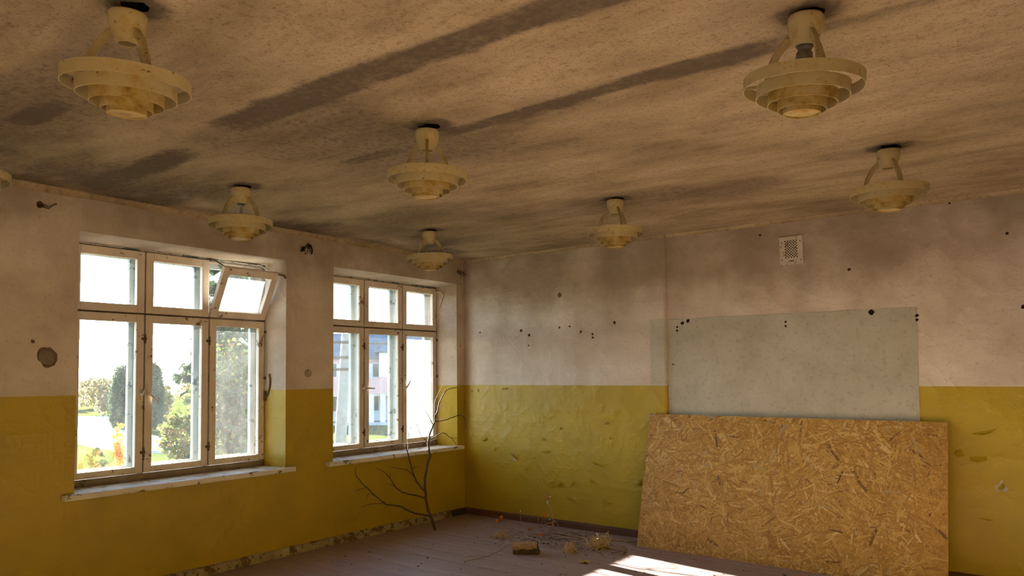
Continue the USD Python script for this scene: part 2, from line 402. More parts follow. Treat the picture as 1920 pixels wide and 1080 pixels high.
def streak(y0, x0, x1, w, amp, seed, fade=.25, rag=.12):
    yy = V[:, 1] - y0 + rag * (fb(1.6, .6, seed) - .5)
    ww = w * (.55 + .9 * fb(1.1, .3, seed + 1))
    band = 1 - sstep(.6, 1.12, np.abs(yy) / ww + .8 * (fb(5, 8, seed + 2) - .5))
    ends = sstep(x0 - fade, x0 + fade, V[:, 0]) * (1 - sstep(x1 - fade, x1 + fade, V[:, 0]))
    return amp * band * ends * (.62 + .72 * fb(3, 5, seed + 3))


S = np.zeros(len(V))
S = np.maximum(S, streak(-4.43, 2.0, 6.0, .135, .95, 21))
S = np.maximum(S, streak(-3.61, 2.9, 4.9, .085, .95, 31))
S = np.maximum(S, streak(-3.62, 2.2, 6.3, .05, .6, 35))
S = np.maximum(S, streak(-4.33, .25, 1.6, .14, .95, 41, .3))
S = np.maximum(S, streak(-5.15, 1.2, 1.9, .10, .95, 51, .3))
S = np.maximum(S, streak(-3.56, 1.9, 2.7, .08, .75, 45, .3))
S = np.maximum(S, streak(-2.80, .3, 5.4, .05, .38, 61, .5))
S = np.maximum(S, streak(-2.0, .2, 5.0, .05, .30, 71, .5))
S = np.maximum(S, streak(-1.2, 2.6, 5.9, .06, .32, 81, .5))
S = np.maximum(S, streak(-5.25, 2.4, 5.5, .05, .3, 85, .5))
# sooty blotches along the window wall and corner
blot = sstep(.40, .66, fb(.9, 1.5, 91)) * sstep(2.3, .25, V[:, 0] + 1.1 * (fb(1.2, 1.2, 93) - .5)) * sstep(-6.5, -5.2, V[:, 1])
S = np.maximum(S, .85 * blot * (.5 + .8 * fb(2, 7, 95)))
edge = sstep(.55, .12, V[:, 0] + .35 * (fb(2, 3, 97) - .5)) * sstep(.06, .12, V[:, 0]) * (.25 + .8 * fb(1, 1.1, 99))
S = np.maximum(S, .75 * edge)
S = np.maximum(S, .60 * sstep(.44, .74, fb(.8, 1.5, 101)))
S = np.maximum(S, .45 * sstep(.5, .7, fb(1.2, 7, 103)) * sstep(-3.6, -2.2, V[:, 1]))
for hx, hy, hr in HOLES:
    r = np.hypot((V[:, 0] - hx) * .8, V[:, 1] - hy - .0)
    S = np.maximum(S, .97 * sstep(.17, .055, r + .09 * (fb(9, 9, 105) - .5)))
obj('plaster', trimesh.Trimesh(V, F, process=False), M_ceil, ceiling, smooth=True, prim={'stain': np.clip(S, 0, 1)})
obj('slab', box(-.6, RX + .3, RY - .3, .4, 3.16, 3.3), M_dark, ceiling)
for hx, hy, hr in HOLES:
    cup = lathe([(hr * 1.15, RZ + .005), (hr * 1.15, RZ + .1), (.001, RZ + .1)], 20)
    cup.apply_translation((hx, hy, 0)); obj('wiring_hole', cup, M_black, ceiling)


def cove(a, b, n_in, r=.05):
    """concave plaster fillet between wall and ceiling from a to b, n_in = into-the-room normal"""
    a, b, n_in = np.array(a, float), np.array(b, float), np.array(n_in, float)
    N = 14; L = int(np.linalg.norm(b - a) / .12); V = []
    for i in range(L + 1):
        p = a + (b - a) * i / L
        rr = r * (.75 + .5 * meshkit.fbm(p[None] * 1.7, 3, 9)[0])
        for j in range(N + 1):
            t = j / N * math.pi / 2
            V.append(p + n_in * rr * (1 - math.sin(t)) + np.array([0, 0, 1]) * (RZ + .004 - rr * (1 - math.cos(t))))
    F = []
    for i in range(L):
        for j in range(N):
            k = i * (N + 1) + j
            F += [(k, k + N + 1, k + N + 2), (k, k + N + 2, k + 1)]
    return trimesh.Trimesh(np.array(V), np.array(F), process=False)


obj('cove', cove((0, RY, 0), (0, 0, 0), (1, 0, 0)), M_ceil, ceiling, smooth=True)
obj('cove', cove((0, 0, 0), (XB - .012, 0, 0), (0, -1, 0), .035), M_ceil, ceiling, smooth=True)
obj('cove', cove((XB, DB, 0), (RX, DB, 0), (0, -1, 0), .035), M_ceil, ceiling, smooth=True)

# ------------------------------------------------------------------ walls
HID = 3.16


def pit(p, r, depth, ax, seed, squash=1.0):
    """irregular chip / drilled hole to subtract, axis ax (0 = x, 1 = y)"""
    s = trimesh.creation.icosphere(subdivisions=2)
    v = s.vertices * (1 + .5 * (meshkit.fbm(s.vertices * 1.3 + seed, 3, seed)[:, None] - .5) * 1.6)
    sc = np.array([r, r, r * squash]); sc[ax] = depth
    return m3.Manifold(m3.Mesh(np.asarray(v * sc + p, np.float32), np.asarray(s.faces, np.uint32)))


wall_left = struct('wall_left', 'window wall, whitewashed above and ochre oil paint below')
wl = mbox(-.44, 0, RY, .25, -.1, HID)
for a, b in WIN:
    si, so = .057, (.085 if b > -.2 else .055)
    wl -= hull([(.01, a - .002, ZS - .045), (.01, b + .002, ZS - .045), (.01, a, ZT + .001), (.01, b, ZT + .001), (-.25, a + si, ZS - .045), (-.25, b - so, ZS - .045), (-.25, a + si, 2.68), (-.25, b - so, 2.68)])
    wl -= mbox(-.46, -.249, a + si - .02, b - so + .02, ZS - .045, 2.70)
LEFT_PITS = [(-2.262, 2.877, .034, .05), (-2.325, 2.838, .03, .03), (-4.563, 2.859, .028, .04), (-.055, 2.845, .022, .03), (-4.589, 1.894, .016, .006), (-2.9, 2.84, .012, .02),
             (-2.30, 2.80, .012, .02), (-2.245, 2.835, .010, .03), (-.05, 2.72, .012, .02), (-.07, 2.33, .010, .01), (-.06, 1.98, .010, .01)]
for k, (yy, zz, r, d) in enumerate(LEFT_PITS):
    wl -= pit((0, yy, zz), r * .85, d, 0, k + 1)
# old junction box recess near the left edge, covered round box between the windows
wl -= pit((0, -4.499, 1.783), .062, .012, 0, 77, 1.15)
v, f, _ = meshkit.arrays(wl)
bare = ((v[:, 0] < -.0015) & (v[:, 0] > -.06) & ~np.any([(v[:, 1] > a - .02) & (v[:, 1] < b + .02) & (v[:, 2] < 2.74) & (v[:, 2] > .7) for a, b in WIN], axis=0) & (v[:, 2] > .3)).astype(float)
obj('plaster', trimesh.Trimesh(v, f, process=False), M_wall, wall_left, prim={'bare': bare})
M_lid = plain('grey_plaster_patch', (.15, .115, .09), .9, var=(.22, .175, .14), scale=50, bump=.5)
lid = tm(pit((0, 0, 0), .052, .012, 0, 78, 1.1)); lid.apply_translation((-.012, -4.499, 1.785))
obj('junction_box_filling', lid, M_lid, wall_left, smooth=40)
rb = trimesh.creation.cylinder(.037, .016, sections=28); rb.apply_transform(trimesh.transformations.rotation_matrix(math.pi / 2, [0, 1, 0])); rb.apply_translation((.004, -2.265, 1.661))
rb2 = lathe([(.030, .0), (.033, .010), (.028, .014), (.001, .012)], 24); rb2.apply_transform(trimesh.transformations.rotation_matrix(math.pi / 2, [0, 1, 0])); rb2.apply_translation((.008, -2.265, 1.661))
obj('junction_box_cover', cat([rb, rb2]), plain('box_cover', (.46, .37, .28), .8, var=(.27, .2, .15), scale=45, bump=.4), wall_left, smooth=35)

wall_back = struct('wall_back', 'end wall stepping back at a rounded corner, whitewashed above and ochre below')
wb = mbox(-.5, XB - DB, 0, .3, -.1, HID) + mbox(XB - DB - .01, RX + .3, DB, .3, -.1, HID) + m3.Manifold.cylinder(HID + .1, DB, DB, 32).translate((XB - DB, DB, -.1))
PITS_R = [(.252, 2.132, .014, .02), (.851, 2.126, .024, .03), (.962, 2.073, .020, .03), (.953, 1.954, .012, .02), (1.369, 2.139, .016, .025), (1.499, 2.144, .014, .02), (1.639, 2.081, .020, .03),
          (1.783, 2.05, .015, .04), (1.783, 2.015, .015, .03), (2.045, 2.158, .021, .03), (1.374, 2.493, .035, .006)]
PITS_B = [(2.836, 2.138, .022, .05), (2.778, 2.120, .024, .012), (2.724, 2.084, .014, .03), (2.723, 2.048, .014, .03), (3.759, 2.082, .013, .03), (3.758, 2.045, .013, .03), (4.461, 2.130, .030, .06), (4.795, 2.083, .016, .04),
          (4.795, 2.048, .015, .03), (4.297, 2.504, .016, .02), (3.55, 2.887, .013, .02), (5.419, 2.676, .014, .02), (2.672, 1.72, .010, .02), (5.503, 2.11, .02, .04), (5.05, 2.96, .01, .02)]
for k, (xx, zz, r, d) in enumerate(PITS_R): wb -= pit((xx, 0, zz), r * .8, d * .7, 1, 100 + k)
for k, (xx, zz, r, d) in enumerate(PITS_B): wb -= pit((xx, DB, zz), r * .8, d, 1, 140 + k)
wb -= mbox(3.745, 3.905, DB - .01, .20, 2.615, 2.815)                    # vent shaft
v, f, _ = meshkit.arrays(wb)
plane = np.where(v[:, 0] > XB - .05, DB, 0)
bare = ((v[:, 1] > plane + .0015) & (v[:, 1] < plane + .1) & (v[:, 0] > .1) & (np.abs(v[:, 0] - XB) > .045)).astype(float)
obj('plaster', trimesh.Trimesh(v, f, process=False), M_wall, wall_back, prim={'bare': bare})
M_board = mat('faded_green_paint', {
    'g': ('geometry', {}), 'n': ('noise_texture', {'scale': 2.2, 'detail': 7, 'roughness': .65}), 'r': ('rgb_ramp', {'ramp': [(.33, (.375, .345, .275)), (.67, (.48, .445, .37))]}),
    'n2': ('noise_texture', {'scale': 30, 'detail': 4, 'roughness': .7}), 'r2': ('rgb_ramp', {'ramp': [(.34, (.75, .72, .68)), (.46, (1, 1, 1))]}), 'm': ('mix', {'mix_type': 'multiply', 'fac': .7}),
    'p': ('principled_bsdf', {'roughness': .85, 'specular_ior_level': .2}), 'b': ('bump', {'strength': .2, 'distance': .003})},
    [('g.position', 'n.vector'), ('n.fac', 'r.fac'), ('g.position', 'n2.vector'), ('n2.fac', 'r2.fac'), ('r.color', 'm.color1'), ('r2.color', 'm.color2'), ('m.color', 'p.base_color'), ('n2.fac', 'b.height'), ('b.normal', 'p.normal')])
patch = m3.Manifold.hull_points(np.array([(x, yy, z) for yy in (DB - .0035, DB + .02) for x, z in ((2.6195, 2.160), (4.793, 2.151), (4.793, .9), (2.6195, .9))]))
for k, (xx, zz, r, d) in enumerate(PITS_B): patch -= pit((xx, DB, zz), r * .8, d, 1, 140 + k)
obj('painted_board_patch', patch, M_board, wall_back, label='faded grey-green painted blackboard area')
pe = [(2.445, .005), (2.445, -.0012), (XB - DB, -.0012)] + [(XB - DB + (DB + .0012) * math.sin(a), DB - (DB + .0012) * math.cos(a)) for a in np.linspace(.1, 1.5, 10)] + [(XB - DB, DB)]
obj('painted_board_edge', trimesh.creation.extrude_polygon(sg.Polygon(pe), .655, engine='earcut').apply_translation((0, 0, 1.514)), M_board, wall_back, smooth=30, label='strip of the faded green paint lapping onto the recess')

wall_right = struct('wall_right'); obj('plaster', box(RX, RX + .3, RY - .3, .3, -.1, HID), M_wall, wall_right)
wall_front = struct('wall_front'); obj('plaster', box(-.5, RX + .3, RY - .3, RY, -.1, HID), M_wall, wall_front)

# ------------------------------------------------------------------ paint flakes on the end wall
M_flake = mat('peeling_paint', {
    'g': ('geometry', {}), 'a': ('diffuse_bsdf', {'color': (.34, .235, .016)}), 'c': ('diffuse_bsdf', {'color': (.62, .53, .42)}), 'm': ('mix_closure', {})},
    [('g.backfacing', 'm.fac'), ('a.BSDF', 'm.closure1'), ('c.BSDF', 'm.closure2')], surface='m.closure')
M_bareplaster = plain('bare_plaster', (.50, .42, .34), .95, var=(.38, .31, .24), scale=40)


def flake(x, z, y, w, h, ang, curl, seed):
    """a lifted, curling sheet of paint hinged along its upper side; the free side curls out of the wall"""
    n = 5; V = []
    for i in range(n):
        for j in range(n):
            s, t = i / (n - 1) - .5, j / (n - 1)
            ww = w * (1 - .75 * t ** 1.5) + .15 * w * math.sin(seed + 5 * t)
            lx, lz = s * ww, -t * h * (1 - .35 * t)
            out = .0015 + curl * t ** 2 * (1 + .6 * math.sin(seed * 3 + 4 * s)) + .35 * curl * abs(s) * t
            V.append((lx, -out, lz + curl * .4 * t ** 3))
    V = np.array(V); c, s_ = math.cos(ang), math.sin(ang)
    V = np.stack([V[:, 0] * c - V[:, 2] * s_ + x, V[:, 1] + y, V[:, 0] * s_ + V[:, 2] * c + z], 1)
    F = []
    for i in range(n - 1):
        for j in range(n - 1):
            k = i * n + j
            F += [(k, k + 1, k + n + 1), (k, k + n + 1, k + n)]
    return trimesh.Trimesh(V, np.array(F), process=False)


def bare_patch(x, z, y, w, h, seed):
    a = np.arange(9) * 2 * math.pi / 9; r = .5 + .3 * np.random.default_rng(seed).uniform(-1, 1, 9)
    pts = np.stack([x + w * r * np.cos(a), z + h * r * np.sin(a)], 1)
    P = [(px, y - .0008, pz) for px, pz in pts] + [(px, y + .004, pz) for px, pz in pts]
    m = trimesh.creation.extrude_polygon(sg.Polygon(pts), .004, engine='earcut')
    vv = m.vertices; m = trimesh.Trimesh(np.stack([vv[:, 0], y + .0032 - vv[:, 2], vv[:, 1]], 1), m.faces[:, ::-1], process=False)
    return m


FL = [(.731, .700, 0, .11, .055, 2.5, .03), (.617, 1.480, 0, .09, .035, .1, .015), (.213, 1.46, 0, .035, .05, .5, .008), (.132, 1.455, 0, .03, .04, -.4, .006), (1.927, 1.13, 0, .05, .035, .6, .02), (1.969, .975, 0, .03, .05, 1.2, .014),
      (.305, .89, 0, .10, .04, .4, .010), (1.832, .705, 0, .16, .04, -.25, .016), (1.499, .315, 0, .11, .05, -.3, .025), (2.284, .55, 0, .08, .06, .8, .025), (1.339, .46, 0, .09, .05, .7, .014),
      (1.945, .31, 0, .07, .03, .2, .014), (1.183, .80, 0, .10, .04, .1, .008), (1.778, .515, 0, .09, .035, -.5, .010), (1.128, .92, 0, .03, .06, 1.5, .006), (1.24, .44, 0, .06, .04, -.2, .008), (.90, .58, 0, .05, .03, .4, .006),
      (1.50, .47, 0, .10, .03, .9, .006), (1.02, .72, 0, .04, .03, 0, .006), (1.60, .27, 0, .05, .025, .5, .01), (.46, .78, 0, .05, .03, .9, .005), (1.36, 1.05, 0, .04, .03, 1.2, .005),
      (5.313, .763, DB, .06, .05, .9, .012), (5.225, 1.172, DB, .15, .045, .25, .010), (5.08, 1.0, DB, .07, .09, -1.1, .010), (5.18, .975, DB, .13, .07, .1, .009), (5.22, .505, DB, .08, .02, -.1, .006)]
for k, (x, z, yy, w, h, ang, curl) in enumerate(FL):
    fl = flake(x, z, yy - .001, w, h, ang, curl, k * 1.7)
    obj('paint_flake', fl, M_flake, wall_back, smooth=True)
for k, (x, z, yy, w, h) in enumerate([(.745, .680, 0, .07, .05), (5.313, .753, DB, .075, .075), (1.515, .30, 0, .06, .03), (.617, 1.47, 0, .05, .02), (1.935, 1.118, 0, .03, .02), (.205, 1.445, 0, .02, .04), (2.284, .535, 0, .04, .03)]):
    obj('bare_patch', bare_patch(x, z, yy, w, h, k + 3), M_bareplaster, wall_back)

# ------------------------------------------------------------------ skirtings
bl = struct('baseboard_left', 'chipped pale plaster ledge along the window wall')
V = []; NS = 260
prof = [(-.005, .0), (.034, .0), (.036, .030), (.028, .058), (.012, .072), (-.005, .074)]
ys = np.linspace(RY, -.27, NS)
for k, yy in enumerate(ys):
    for j, (px, pz) in enumerate(prof):
        n = meshkit.fbm(np.array([[yy * 14, j * 1.3, 0]]), 3, 3)[0] - .5
        V.append((px + (n * .014 if 0 < j < 5 else 0), yy, max(0, pz + (n * .016 if j > 1 else 0))))
m = len(prof); F = []
for k in range(NS - 1):
    for j in range(m - 1):
        a = k * m + j; F += [(a, a + 1, a + m + 1), (a, a + m + 1, a + m)]
F += [((NS - 1) * m, (NS - 1) * m + j, (NS - 1) * m + j + 1) for j in range(1, m - 1)]
obj('ledge', flip(trimesh.Trimesh(np.array(V), np.array(F), process=False)), M_skirt, bl, smooth=50)
obj('ledge_end', box(0, .03, -.26, -.012, 0, .066), M_soot, bl)
bb = struct('baseboard_back', 'dark brown painted wooden skirting board')


def skirt(x0, x1, yb):
    return tm(hull([(x, yb + dy, z) for x in (x0, x1) for dy, z in ((0, 0), (-.022, 0), (-.022, .052), (-.014, .066), (-.010, .072), (0, .072))]))


obj('skirting_board', skirt(.03, XB - .01, 0), M_brown, bb)
obj('skirting_board', skirt(XB - .008, RX, DB), M_brown, bb)

# ------------------------------------------------------------------ windows
def rails(xa, xb, y0, y1, z0, z1, st, rl, c=.003):
    """four members of a sash: stile width st, rail height rl"""
    return [cbox(xa, xb, y0, y0 + st, z0, z1, c), cbox(xa, xb, y1 - st, y1, z0, z1, c),
            cbox(xa + .0004, xb - .0004, y0 + st - .001, y1 - st + .001, z0, z0 + rl, c), cbox(xa + .0004, xb - .0004, y0 + st - .001, y1 - st + .001, z1 - rl, z1, c)]


def handle(y, z, x, ang, mat_, parent, name='handle'):
    """plate and turned lever"""
    pl = cbox(x, x + .006, y - .011, y + .011, z - .045, z + .045, .002)
    kn = trimesh.creation.cylinder(.008, .03, sections=12); kn.apply_transform(trimesh.transformations.rotation_matrix(math.pi / 2, [0, 1, 0])); kn.apply_translation((x + .02, y, z))
    c, s = math.cos(ang), math.sin(ang)
    lv = tube(smoothline([(x + .032, y - .012 * c, z - .012 * s), (x + .036, y + .03 * c, z + .03 * s), (x + .034, y + .065 * c, z + .065 * s), (x + .030, y + .09 * c, z + .09 * s)]), np.linspace(.009, .006, 13), 8)
    return obj(name, cat([pl, kn, lv]), mat_, parent, smooth=40)


def window(idx, a, b, full=True):
    si, so = .057, (.085 if b > -.2 else .055)
    y0, y1 = a + si - .004, b - so + .004
    P = (y1 - y0) / 3
    w = struct(f'window_{idx}', {1: 'large three-light window with its top right casement tilted open', 2: 'three-light window nearest the corner'}.get(idx))
    # fixed outer frame
    fr = [cbox(-.43, -.285, y0 - .02, y0 + .022, .80, 2.70), cbox(-.43, -.285, y1 - .022, y1 + .02, .80, 2.70), cbox(-.43, -.275, y0, y1, 2.652, 2.70), cbox(-.43, -.262, y0, y1, .79, .858)]
    obj('frame', cat(fr), M_frame, w)
    obj('head_board', cbox(-.29, -.252, y0, y1, 2.668, 2.70), M_teal, w)
    for k in (1, 2): obj('mullion', cbox(-.425, -.292, y0 + k * P - .022, y0 + k * P + .022, .85, 2.66), M_outer, w)
    obj('transom', cbox(-.424, -.290, y0 + .01, y1 - .01, 2.128, 2.178), M_frame, w)
    for k in range(3):
        ya, yb = y0 + k * P + .006, y0 + (k + 1) * P - .006
        for up in (0, 1):
            za, zb = ((.866, 2.146), (2.160, 2.662))[up]
            bot, top = (.050, .064) if not up else (.062, .066)
            hz = idx == 2 and k == 2
            gm = M_glass_hazy if (hz and not up) else (M_glass_mid if (k == 2 or hz) else M_glass)
            # outer sash, same division
            ow = obj('outer_sash', cat(rails(-.425, -.385, ya + .012, yb - .012, za + .004, zb - .004, .048, .05)), M_outer, w)
            obj('pane', box(-.407, -.403, ya + .055, yb - .055, za + .05, zb - .05), M_glass_outer, ow)
            # inner sash
            tilt = idx == 1 and k == 2 and up == 1
            if tilt: zb -= .024
            ra = rails(-.290, -.248, ya, yb, za, zb, .062, bot)
            ra[3] = cbox(-.2896, -.2484, ya + .061, yb - .061, zb - top, zb, .003)
            bead = [box(-.276, -.268, ya + .058, ya + .066, za + bot, zb - top), box(-.276, -.268, yb - .066, yb - .058, za + bot, zb - top)]
            ms = cat(ra); pn = box(-.279, -.275, ya + .058, yb - .058, za + bot - .004, zb - top + .004)
            if tilt:
                R = trimesh.transformations.rotation_matrix(math.radians(28), [0, 1, 0], (-.250, 0, za))
                ms.apply_transform(R); pn.apply_transform(R); gm = M_glass_hazy
            sa = obj('sash', ms, M_sash, w, label='bottom-hung casement tilted into the room' if tilt else None)
            obj('pane', pn, gm, sa)
            if not up and full:
                if k == 0: handle(yb - .020, 1.50, -.248, 1.15, M_white_metal, sa)
                if k == 1: handle(ya + .026, 1.50, -.248, (-.75 if idx == 1 else -.05), M_sash, sa)
                if k == 2 and idx == 2: handle(ya + .03, 1.50, -.248, .9, M_sash, sa)
                for hzz in (1.03, 1.95):
                    if k < 2:
                        obj('hinge', cat([trimesh.creation.cylinder(.009, .075, sections=10, transform=trimesh.transformations.translation_matrix((-.243, yb + .005, hzz))), cbox(-.25, -.246, yb - .022, yb + .022, hzz - .012, hzz + .012, .001)]), M_iron, sa, smooth=40)
    # sill
    sl = hull([(x, yy, z) for x, yy0, yy1 in ((-.262, y0 + .006, y1 - .006), (-.002, a + .003, b - .003)) for yy in (yy0, yy1) for z in (ZS - .043, ZS)])
    sl = m3.Manifold.batch_boolean([sl, hull([(x, yy, z) for x, z in ((-.004, ZS - .043), (.052, ZS - .043), (.057, ZS - .036), (.057, ZS - .008), (.050, ZS), (-.004, ZS)) for yy in (a - .085, b + (.06 if b > -.2 else .075))])], m3.OpType.Add)
    obj('sill', sl, M_sill, w, label='flaking pale painted window sill')
    if not full: return w
    # fanlight opener on the right jamb: crank, rod, lever
    ry = y1 - .004
    obj('opener_rod', tube([(-.238, ry, 1.50), (-.238, ry, 2.48)], .006, 8), M_white_metal, w, smooth=True)
    for zz in (1.62, 2.05): obj('rod_clip', cbox(-.252, -.230, ry - .012, ry + .012, zz - .012, zz + .012), M_iron, w)
    if idx == 1:
        obj('opener_lever', cat([tube(smoothline([(-.236, ry, 1.44), (-.215, ry + .006, 1.46), (-.185, ry + .01, 1.53), (-.178, ry + .01, 1.60), (-.19, ry + .008, 1.66)]), np.linspace(.010, .007, 17), 8), cbox(-.25, -.225, ry - .012, ry + .014, 1.41, 1.50)]), M_iron, w, smooth=40)
        ya = y0 + 2 * P + .006; yb = y1 - .006
        st = .478 * math.sin(math.radians(28)); ct = .478 * math.cos(math.radians(28))
        ax, az = -.25 + st, 2.16 + ct
        obj('stay_arm', cat([tube(smoothline([(-.27, ya - .015, 2.685), (-.19, ya + .012, 2.655), (-.10, ya + .035, az + .02), (ax + .005, ya + .06, az - .02)]), .006, 7), cbox(-.29, -.25, ya - .03, ya + .02, 2.655, 2.695)]), M_iron, w, smooth=40)
        obj('stay_arm', cat([tube(smoothline([(-.255, yb - .12, 2.675), (-.20, yb - .075, 2.660), (-.12, yb - .04, az + .03), (ax + .01, yb + .015, az + .005)]), .007, 7),
                             tube(smoothline([(-.27, yb - .05, 2.69), (-.20, yb - .015, 2.695), (-.18, yb - .01, 2.655), (-.20, yb - .03, 2.62)]), .008, 7)]), M_white_metal, w, smooth=40)
        obj('stay_rod', tube(smoothline([(-.26, ya + .03, 2.690), (-.235, (ya + yb) / 2, 2.682), (-.23, yb - .06, 2.672)]), .007, 7), M_iron, w, smooth=True)
        obj('stay_end', tube(smoothline([(ax - .02, yb - .02, az - .005), (ax + .03, yb + .02, az - .02), (ax + .045, yb + .035, az - .045)]), np.linspace(.006, .010, 9), 7), M_iron, w, smooth=True)
    else:
        obj('opener_lever', tube(smoothline([(-.25, y1 - .05, 2.615), (-.205, y1 + .002, 2.625), (-.165, y1 + .018, 2.585), (-.195, y1 + .012, 2.49), (-.225, y1 + .002, 2.40)]), .009, 8), M_white_metal, w, smooth=40)
        obj('stay_rod', tube(smoothline([(-.25, y0 + 2 * P + .02, 2.690), (-.245, y1 - .2, 2.683), (-.24, y1 - .04, 2.676)]), .008, 7), M_iron, w, smooth=True)
    return w


window(1, *WIN[0]); window(2, *WIN[1]); window(3, *WIN[2], full=False); window(4, *WIN[3], full=False)

# ------------------------------------------------------------------ lamps
def lamp_parts(t, extra=None):
    can = lathe([(.050, -.016), (.061, -.017), (.0655, -.024), (.0655, -.045), (.061, -.075), (.050, -.108), (.039, -.126), (.034, -.130), (.030, -.126), (.031, -.105), (.001, -.100)], 40)
    obj('canopy', flip(can), M_lamp, t, smooth=40)
    obj('canopy_opening', lathe([(.0305, -.112), (.001, -.112)], 24), M_black, t)
    R, Z = [.217, .169, .1255, .0885, .068], [-.248, -.279, -.306, -.330, -.347]
    Hh = [.045, .046, .044, .042, .038]
    for k in range(5):
        g = ring(R[k], Z[k] - Hh[k], Z[k], .0025, 72 if k < 3 else 48)
        if k == 4:
            g = cat([g, lathe([(.066, Z[k] - Hh[k] + .008), (.047, Z[k] - Hh[k] + .003), (.001, Z[k] - Hh[k] + .001)], 40), lathe([(.001, Z[k] - Hh[k] + .003), (.047, Z[k] - Hh[k] + .005), (.066, Z[k] - Hh[k] + .010)], 40)])
        obj('ring', g, M_lamp if k < 2 else M_lamp_low, t, smooth=40, label='innermost ring closed by a dished plate' if k == 4 else None)
    for k in range(3):
        ang = k * 2 * math.pi / 3
        Rm = trimesh.transformations.rotation_matrix(ang, [0, 0, 1])
        c = smoothline([(.046, -.072), (.070, -.090), (.098, -.122), (.122, -.165), (.137, -.212), (.143, -.258)], 4)
        d = np.gradient(c, axis=0); d /= np.linalg.norm(d, axis=1, keepdims=True); nrm = np.stack([d[:, 1], -d[:, 0]], 1)
        n_ = np.where((nrm @ np.array([-1, -1.0]))[:, None] > 0, nrm, -nrm)
        wd = np.linspace(.036, .022, len(c))[:, None]
        inner = c + n_ * wd
        poly = sg.Polygon(np.vstack([c, inner[::-1]])).buffer(0)
        pl = trimesh.creation.extrude_polygon(poly if poly.geom_type == 'Polygon' else max(poly.geoms, key=lambda g: g.area), .003, engine='earcut')
        vv = pl.vertices; pl = trimesh.Trimesh(np.stack([vv[:, 0], vv[:, 2] - .0015, vv[:, 1]], 1), pl.faces[:, ::-1], process=False)
        # folded flange along the outer curve
        fl = []
        for q in c: fl += [(q[0], -.009, q[1]), (q[0], .009, q[1]), (q[0] - .0015, -.009, q[1] - .0015), (q[0] - .0015, .009, q[1] - .0015)]
        FF = []
        for i in range(len(c) - 1):
            b = i * 4
            for p_, q_ in ((0, 1), (1, 3), (3, 2), (2, 0)): FF += [(b + p_, b + q_, b + 4 + q_), (b + p_, b + 4 + q_, b + 4 + p_)]
        fm = trimesh.Trimesh(np.array(fl), np.array(FF), process=False)
        am = cat([pl, fm]); am.apply_transform(Rm); obj('arm', am, M_lamp, t)
        sp = cat([box(.067, .2155, -.0015, .0015, -.268, -.256), box(.067, .168, -.0015, .0015, -.298, -.266), box(.067, .1245, -.0015, .0015, -.326, -.296), box(.067, .0875, -.0015, .0015, -.347, -.324), box(.138, .145, -.009, .009, -.275, -.250)])
        sp.apply_transform(Rm); obj('spoke', sp, M_lamp, t)
    if extra == 'socket':
        obj('socket', lathe([(.001, -.105), (.026, -.108), (.027, -.140), (.022, -.146), (.030, -.156), (.032, -.190), (.028, -.200), (.001, -.200)][::-1], 28), M_socket, t, smooth=40)
    if extra == 'bulb':
        obj('socket', lathe([(.001, -.105), (.020, -.108), (.021, -.140), (.001, -.142)][::-1], 28), M_socket, t, smooth=40)
        obj('bulb', lathe([(.016, -.140), (.020, -.155), (.036, -.175), (.040, -.20), (.036, -.235), (.018, -.25), (.001, -.252)][::-1], 28), M_bulb, t, smooth=True)


GL = 'concentric-ring lamps on the ceiling'
LL = ['yellowed metal ceiling lamp at top left, largest of the ring lamps', 'ring ceiling lamp with a dark bulb socket below its canopy, at top right', 'rusty ring ceiling lamp in the middle of the ceiling between the dark bands',
      'ring ceiling lamp hanging over the end wall, above and right of the vent grille', 'pale ring ceiling lamp with a clear bulb, above the open casement of the first window',
      'rusty ring ceiling lamp in front of the step in the end wall', 'small ring ceiling lamp farthest back, above the corner window', 'ring ceiling lamp cut off by the left edge of the picture']
# rotation about z, tilt x, tilt y
LR = [(4, 2.5, 4.5), (67, 2.0, 4.5), (73, 1, 1.5), (64, 2, 1), (27, 0, -.5), (79, .3, .4), (27, 1.0, -1.5), (20, 0, 0)]
DROP = [.013, .0, .010, .006, 0, 0, 0, 0]
EX = [None, 'socket', None, None, 'bulb', None, None, None]
first = None
for k, ((x, yy), (rz, tx, ty)) in enumerate(zip(LAMPS, LR)):
    if EX[k] is None and first is not None:
        thing('ring_lamp', LL[k], 'ceiling lamp', (x, yy, RZ - DROP[k]), (tx, ty, rz), GL, ref=first)
    else:
        t = thing('ring_lamp', LL[k], 'ceiling lamp', (x, yy, RZ - DROP[k]), (tx, ty, rz), GL)
        lamp_parts(t, EX[k])
        if EX[k] is None: first = t

# ------------------------------------------------------------------ OSB sheet leaning on the end wall
OL, OH, OT, LEAN = 2.55, 1.275, .012, .259
osb = thing('strand_board', 'large sheet of raw orange-brown strand board leaning against the end wall', 'board', (2.443, -.350, .0005), (-math.degrees(LEAN), 0, 0))
M_core = plain('strand_board_core', (.36, .205, .06), .75, var=(.24, .12, .035), scale=60)
obj('core', box(0, OL, 0, OT, 0, OH), M_core, osb)
n = 20000
rg = np.random.default_rng(5)
cx, cz = rg.uniform(-.02, OL + .02, n), rg.uniform(-.02, OH + .02, n)
swirl = (meshkit.noise(np.stack([cx * 1.6, cz * 1.6, 0 * cx], 1), 4) - .5) * 3.0
ang = rg.normal(0, .75, n) + swirl
ang = np.where(rg.random(n) < .2, rg.uniform(0, math.pi, n), ang)
ln = rg.uniform(.020, .070, n) * (1 + (rg.random(n) < .12) * .5); wd = ln * rg.uniform(.045, .17, n)
wd = np.where(rg.random(n) < .05, ln * .26, wd)
ca, sa = np.cos(ang), np.sin(ang)
cor = []
